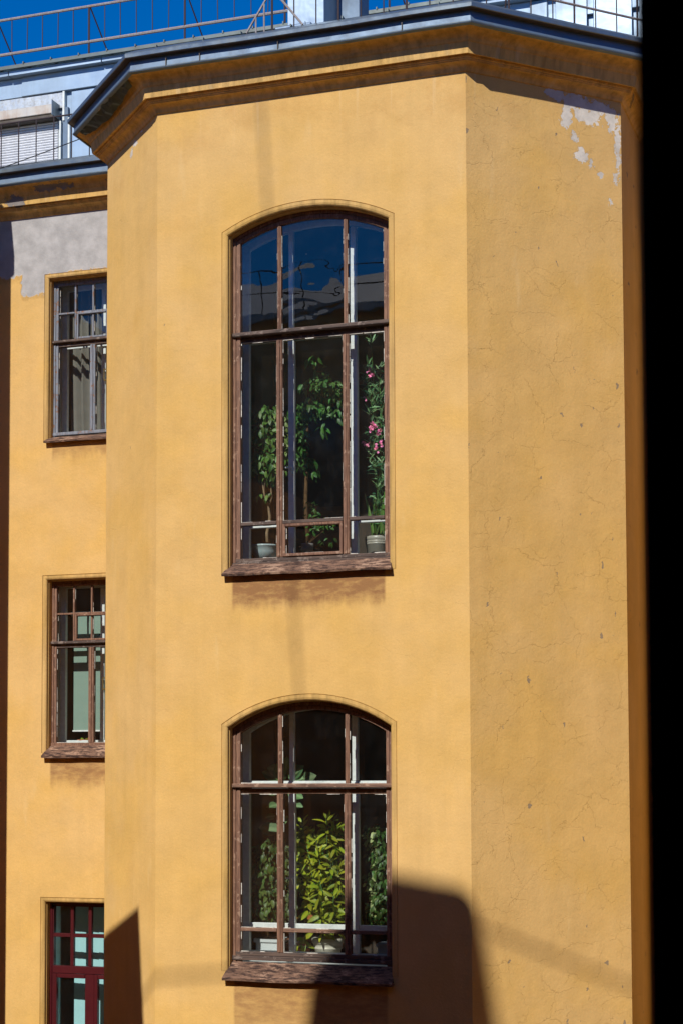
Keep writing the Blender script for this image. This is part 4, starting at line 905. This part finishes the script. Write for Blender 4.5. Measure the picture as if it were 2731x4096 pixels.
tube(bm, pts, 0.006, 6); tag(obj('cable', bm, M_cable, smooth=True), 'thin black cable slanting down across the shuttered attic window', 'cable')

# ------------------------------------------------------------------ unseen side blocks added to cut blue sky light and bounce warm light
for nm, lb, a, b, h in (('added_sky_screen', 'unseen ochre block added on the left to screen sky light and bounce warm light', -14, -9.3, 7.4), ('added_sky_screen', 'unseen ochre block added on the right to screen sky light and bounce warm light', 7.2, 12, 8.0)):
    t = thing(nm, lb, 'building', ((a+b)/2, -6.5, -12)); q = t.location
    obj('wall', bx(a-q.x, b-q.x, -15.5-q.y, 2.5-q.y, 0, h+12), M_opp, t); obj('roof', bx(a-0.2-q.x, b+0.2-q.x, -15.15-q.y, 2.3-q.y, h+12.002, h+12.2), M_roofm, t)
# ------------------------------------------------------------------ the building across the courtyard, from whose window the picture is taken
O = thing('opposite_building', 'ochre rendered building across the courtyard whose window jamb edges the view', 'building', (0, -16, -12))
def opart(name, bm, mat):
    o = obj(name, bm, mat); o.parent = O; o.matrix_parent_inverse = Matrix.Translation(-O.location); return o
bm = bmesh.new(); JX = 4.237
holed(bm, [(-16, ZG), (14, ZG), (14, 9.2), (-16, 9.2)], [[(2.9, -0.95), (JX+0.10, -0.95), (JX+0.10, 1.5), (2.9, 1.5)]], lambda x, z: (x, -15.62, z))
holed(bm, [(-16, ZG), (14, ZG), (14, 9.2), (-16, 9.2)], [[(2.9, -0.95), (JX+0.10, -0.95), (JX+0.10, 1.5), (2.9, 1.5)]], lambda x, z: (x, -15.84, z))
for a, b in (((2.9, -.95), (JX+.10, -.95)), ((JX+.10, -.95), (JX+.10, 1.5)), ((JX+.10, 1.5), (2.9, 1.5)), ((2.9, 1.5), (2.9, -.95))):
    poly(bm, [(a[0], -15.62, a[1]), (b[0], -15.62, b[1]), (b[0], -15.84, b[1]), (a[0], -15.84, a[1])])
box(bm, -16, -15.7, -24, -15.85, ZG, 9.2); box(bm, 13.7, 14, -24, -15.85, ZG, 9.2); box(bm, -15.69, 13.69, -24, -23.7, ZG, 9.2)
opart('wall', bm, M_opp)
bm = bmesh.new(); poly(bm, [(-16.3, -15.3, 9.2), (14.3, -15.3, 9.2), (14.3, -19.8, 11.2), (-16.3, -19.8, 11.2)]); poly(bm, [(-16.3, -24.3, 9.2), (14.3, -24.3, 9.2), (14.3, -19.8, 11.2), (-16.3, -19.8, 11.2)]); box(bm, -16.3, 14.3, -15.32, -15.2, 9.08, 9.22)
opart('roof', bm, flat('pale_zinc_roof', (0.42, 0.48, 0.54), 0.5, 0.4))
bm = bmesh.new()   # viewer's room
for q in ([(2.2, -18.5, -1.6), (5.4, -18.5, -1.6), (5.4, -18.5, 1.9), (2.2, -18.5, 1.9)], [(2.2, -15.85, -1.6), (2.2, -18.5, -1.6), (2.2, -18.5, 1.9), (2.2, -15.85, 1.9)], [(5.4, -15.85, -1.6), (5.4, -18.5, -1.6), (5.4, -18.5, 1.9), (5.4, -15.85, 1.9)], [(2.2, -15.85, -1.6), (5.4, -15.85, -1.6), (5.4, -18.5, -1.6), (2.2, -18.5, -1.6)], [(2.2, -15.85, 1.9), (5.4, -15.85, 1.9), (5.4, -18.5, 1.9), (2.2, -18.5, 1.9)]): poly(bm, q)
opart('room_interior', bm, M_black)
bm = bmesh.new(); box(bm, JX, JX+0.16, -15.86, -15.80, -0.95, 1.5, 0.006); box(bm, JX+0.16, 5.38, -15.90, -15.855, -1.6, 1.9); opart('window_jamb', bm, M_black)
for k, x in enumerate((-13, -10.5, -8, -5.5, -3, 0)):
    for z in (-6.5, -2.5, 1.5, 5.3):
        bm = bmesh.new(); box(bm, x, x+1.2, -15.615, -15.56, z, z+2.1, 0.01); w_ = opart('window', bm, M_wood_dk)
        p_ = obj('pane', bx(x+0.1, x+1.1, -15.559, -15.552, z+0.1, z+2.0), M_g, w_)
# railing on the opposite roof (shows mirrored in the upper glass)
R4 = thing('roof_railing', 'iron railing along the eave of the ochre building across the courtyard', 'railing', (-5, -15.6, 9.3))
for z in (9.75, 10.15): bar(R4, 'rail', (-15, -15.6, z), (3, -15.6, z), 0.016, M_railbar)
x = -14.8
while x < 3: bar(R4, 'post', (x, -15.6, 9.3), (x, -15.6, 10.15), 0.012, M_railbar); x += 0.9
# chimneys that throw the shadows on the bay
T = math.tan(SUN_EL)/math.cos(SUN_AZ); TA = math.tan(SUN_AZ)
YC = -16.3
def S(x, z): return (x+TA*YC, z-T*YC)      # shadow point on the facade -> point on the chimney plane
def stack(name, label, pts, dep):
    t = thing(name, label, 'chimney', (pts[0][0], YC, 9.5)); bm = bmesh.new()
    f = bm.faces.new([bm.verts.new((p[0]-t.location.x, 0, p[1]-9.5)) for p in pts]); r_ = bmesh.ops.extrude_face_region(bm, geom=[f])
    bmesh.ops.translate(bm, vec=(0, -dep, 0), verts=[v for v in r_['geom'] if isinstance(v, bmesh.types.BMVert)]); bmesh.ops.recalc_face_normals(bm, faces=bm.faces[:])
    obj('stack', bm, M_brick, t); return t
stack('chimney', 'broad brick chimney on the dark roof with a thin mast', [S(-1.74, -5.0), S(-1.71, -2.5), S(-1.62, -1.85), S(-1.34, -1.06), S(-0.82, -0.99), S(-0.14, -1.10), S(-0.05, -1.15), S(0.04, -1.27), S(0.10, -1.6), S(0.20, -2.45), S(0.3, -5.0)], 0.25)
DT = 6.0                                                     # unseen block added left of the view, outlined to cast the left facet's shadow
def S6(x, z): return (x-TA*DT, z+T*DT)
t = thing('added_shadow_block', 'low ochre stair tower with a sloping top standing in the courtyard', 'building', (-6, -DT, -12)); q = t.location
bm = bmesh.new(); P6 = [S6(-4.59, -0.82), S6(-3.765, -1.10), S6(-3.735, -1.70), S6(-3.66, -2.4), (S6(-3.5, -5)[0], -12), (-9.29, -12), (-9.29, 3.9)]
f = bm.faces.new([bm.verts.new((p[0]-q.x, 0, p[1]+12)) for p in P6]); r_ = bmesh.ops.extrude_face_region(bm, geom=[f])
bmesh.ops.translate(bm, vec=(0, -3, 0), verts=[v for v in r_['geom'] if isinstance(v, bmesh.types.BMVert)]); bmesh.ops.recalc_face_normals(bm, faces=bm.faces[:])
obj('wall', bm, M_opp, t)
ma = thing('antenna_mast', 'thin antenna mast rising from the broad brick chimney', 'mast', (S(-1.65, -1)[0], YC+0.05, 13))
a = S(-1.63, -1.3); b = S(-2.20, 7.2); obj('mast_tube', tube(bmesh.new(), [Vector((a[0], YC+.05, a[1]))-ma.location, Vector((b[0], YC+.05, b[1]))-ma.location], 0.016, 8), M_cable, ma)
bm = bmesh.new(); cp = []
for xx, zz in ((-6.5, -2.2), (-5.0, -2.35), (-3.4, -2.36), (-2.6, -2.28), (-1.2, -2.02), (0.1, -1.70), (1.2, -1.32), (2.6, -0.7)):
    q = S(xx, zz); cp.append((q[0], YC+0.3, q[1]))
tube(bm, cp, 0.020, 8); tag(obj('overhead_cable', bm, M_cable, smooth=True), 'thick slack cable slung above the dark roof opposite', 'cable')
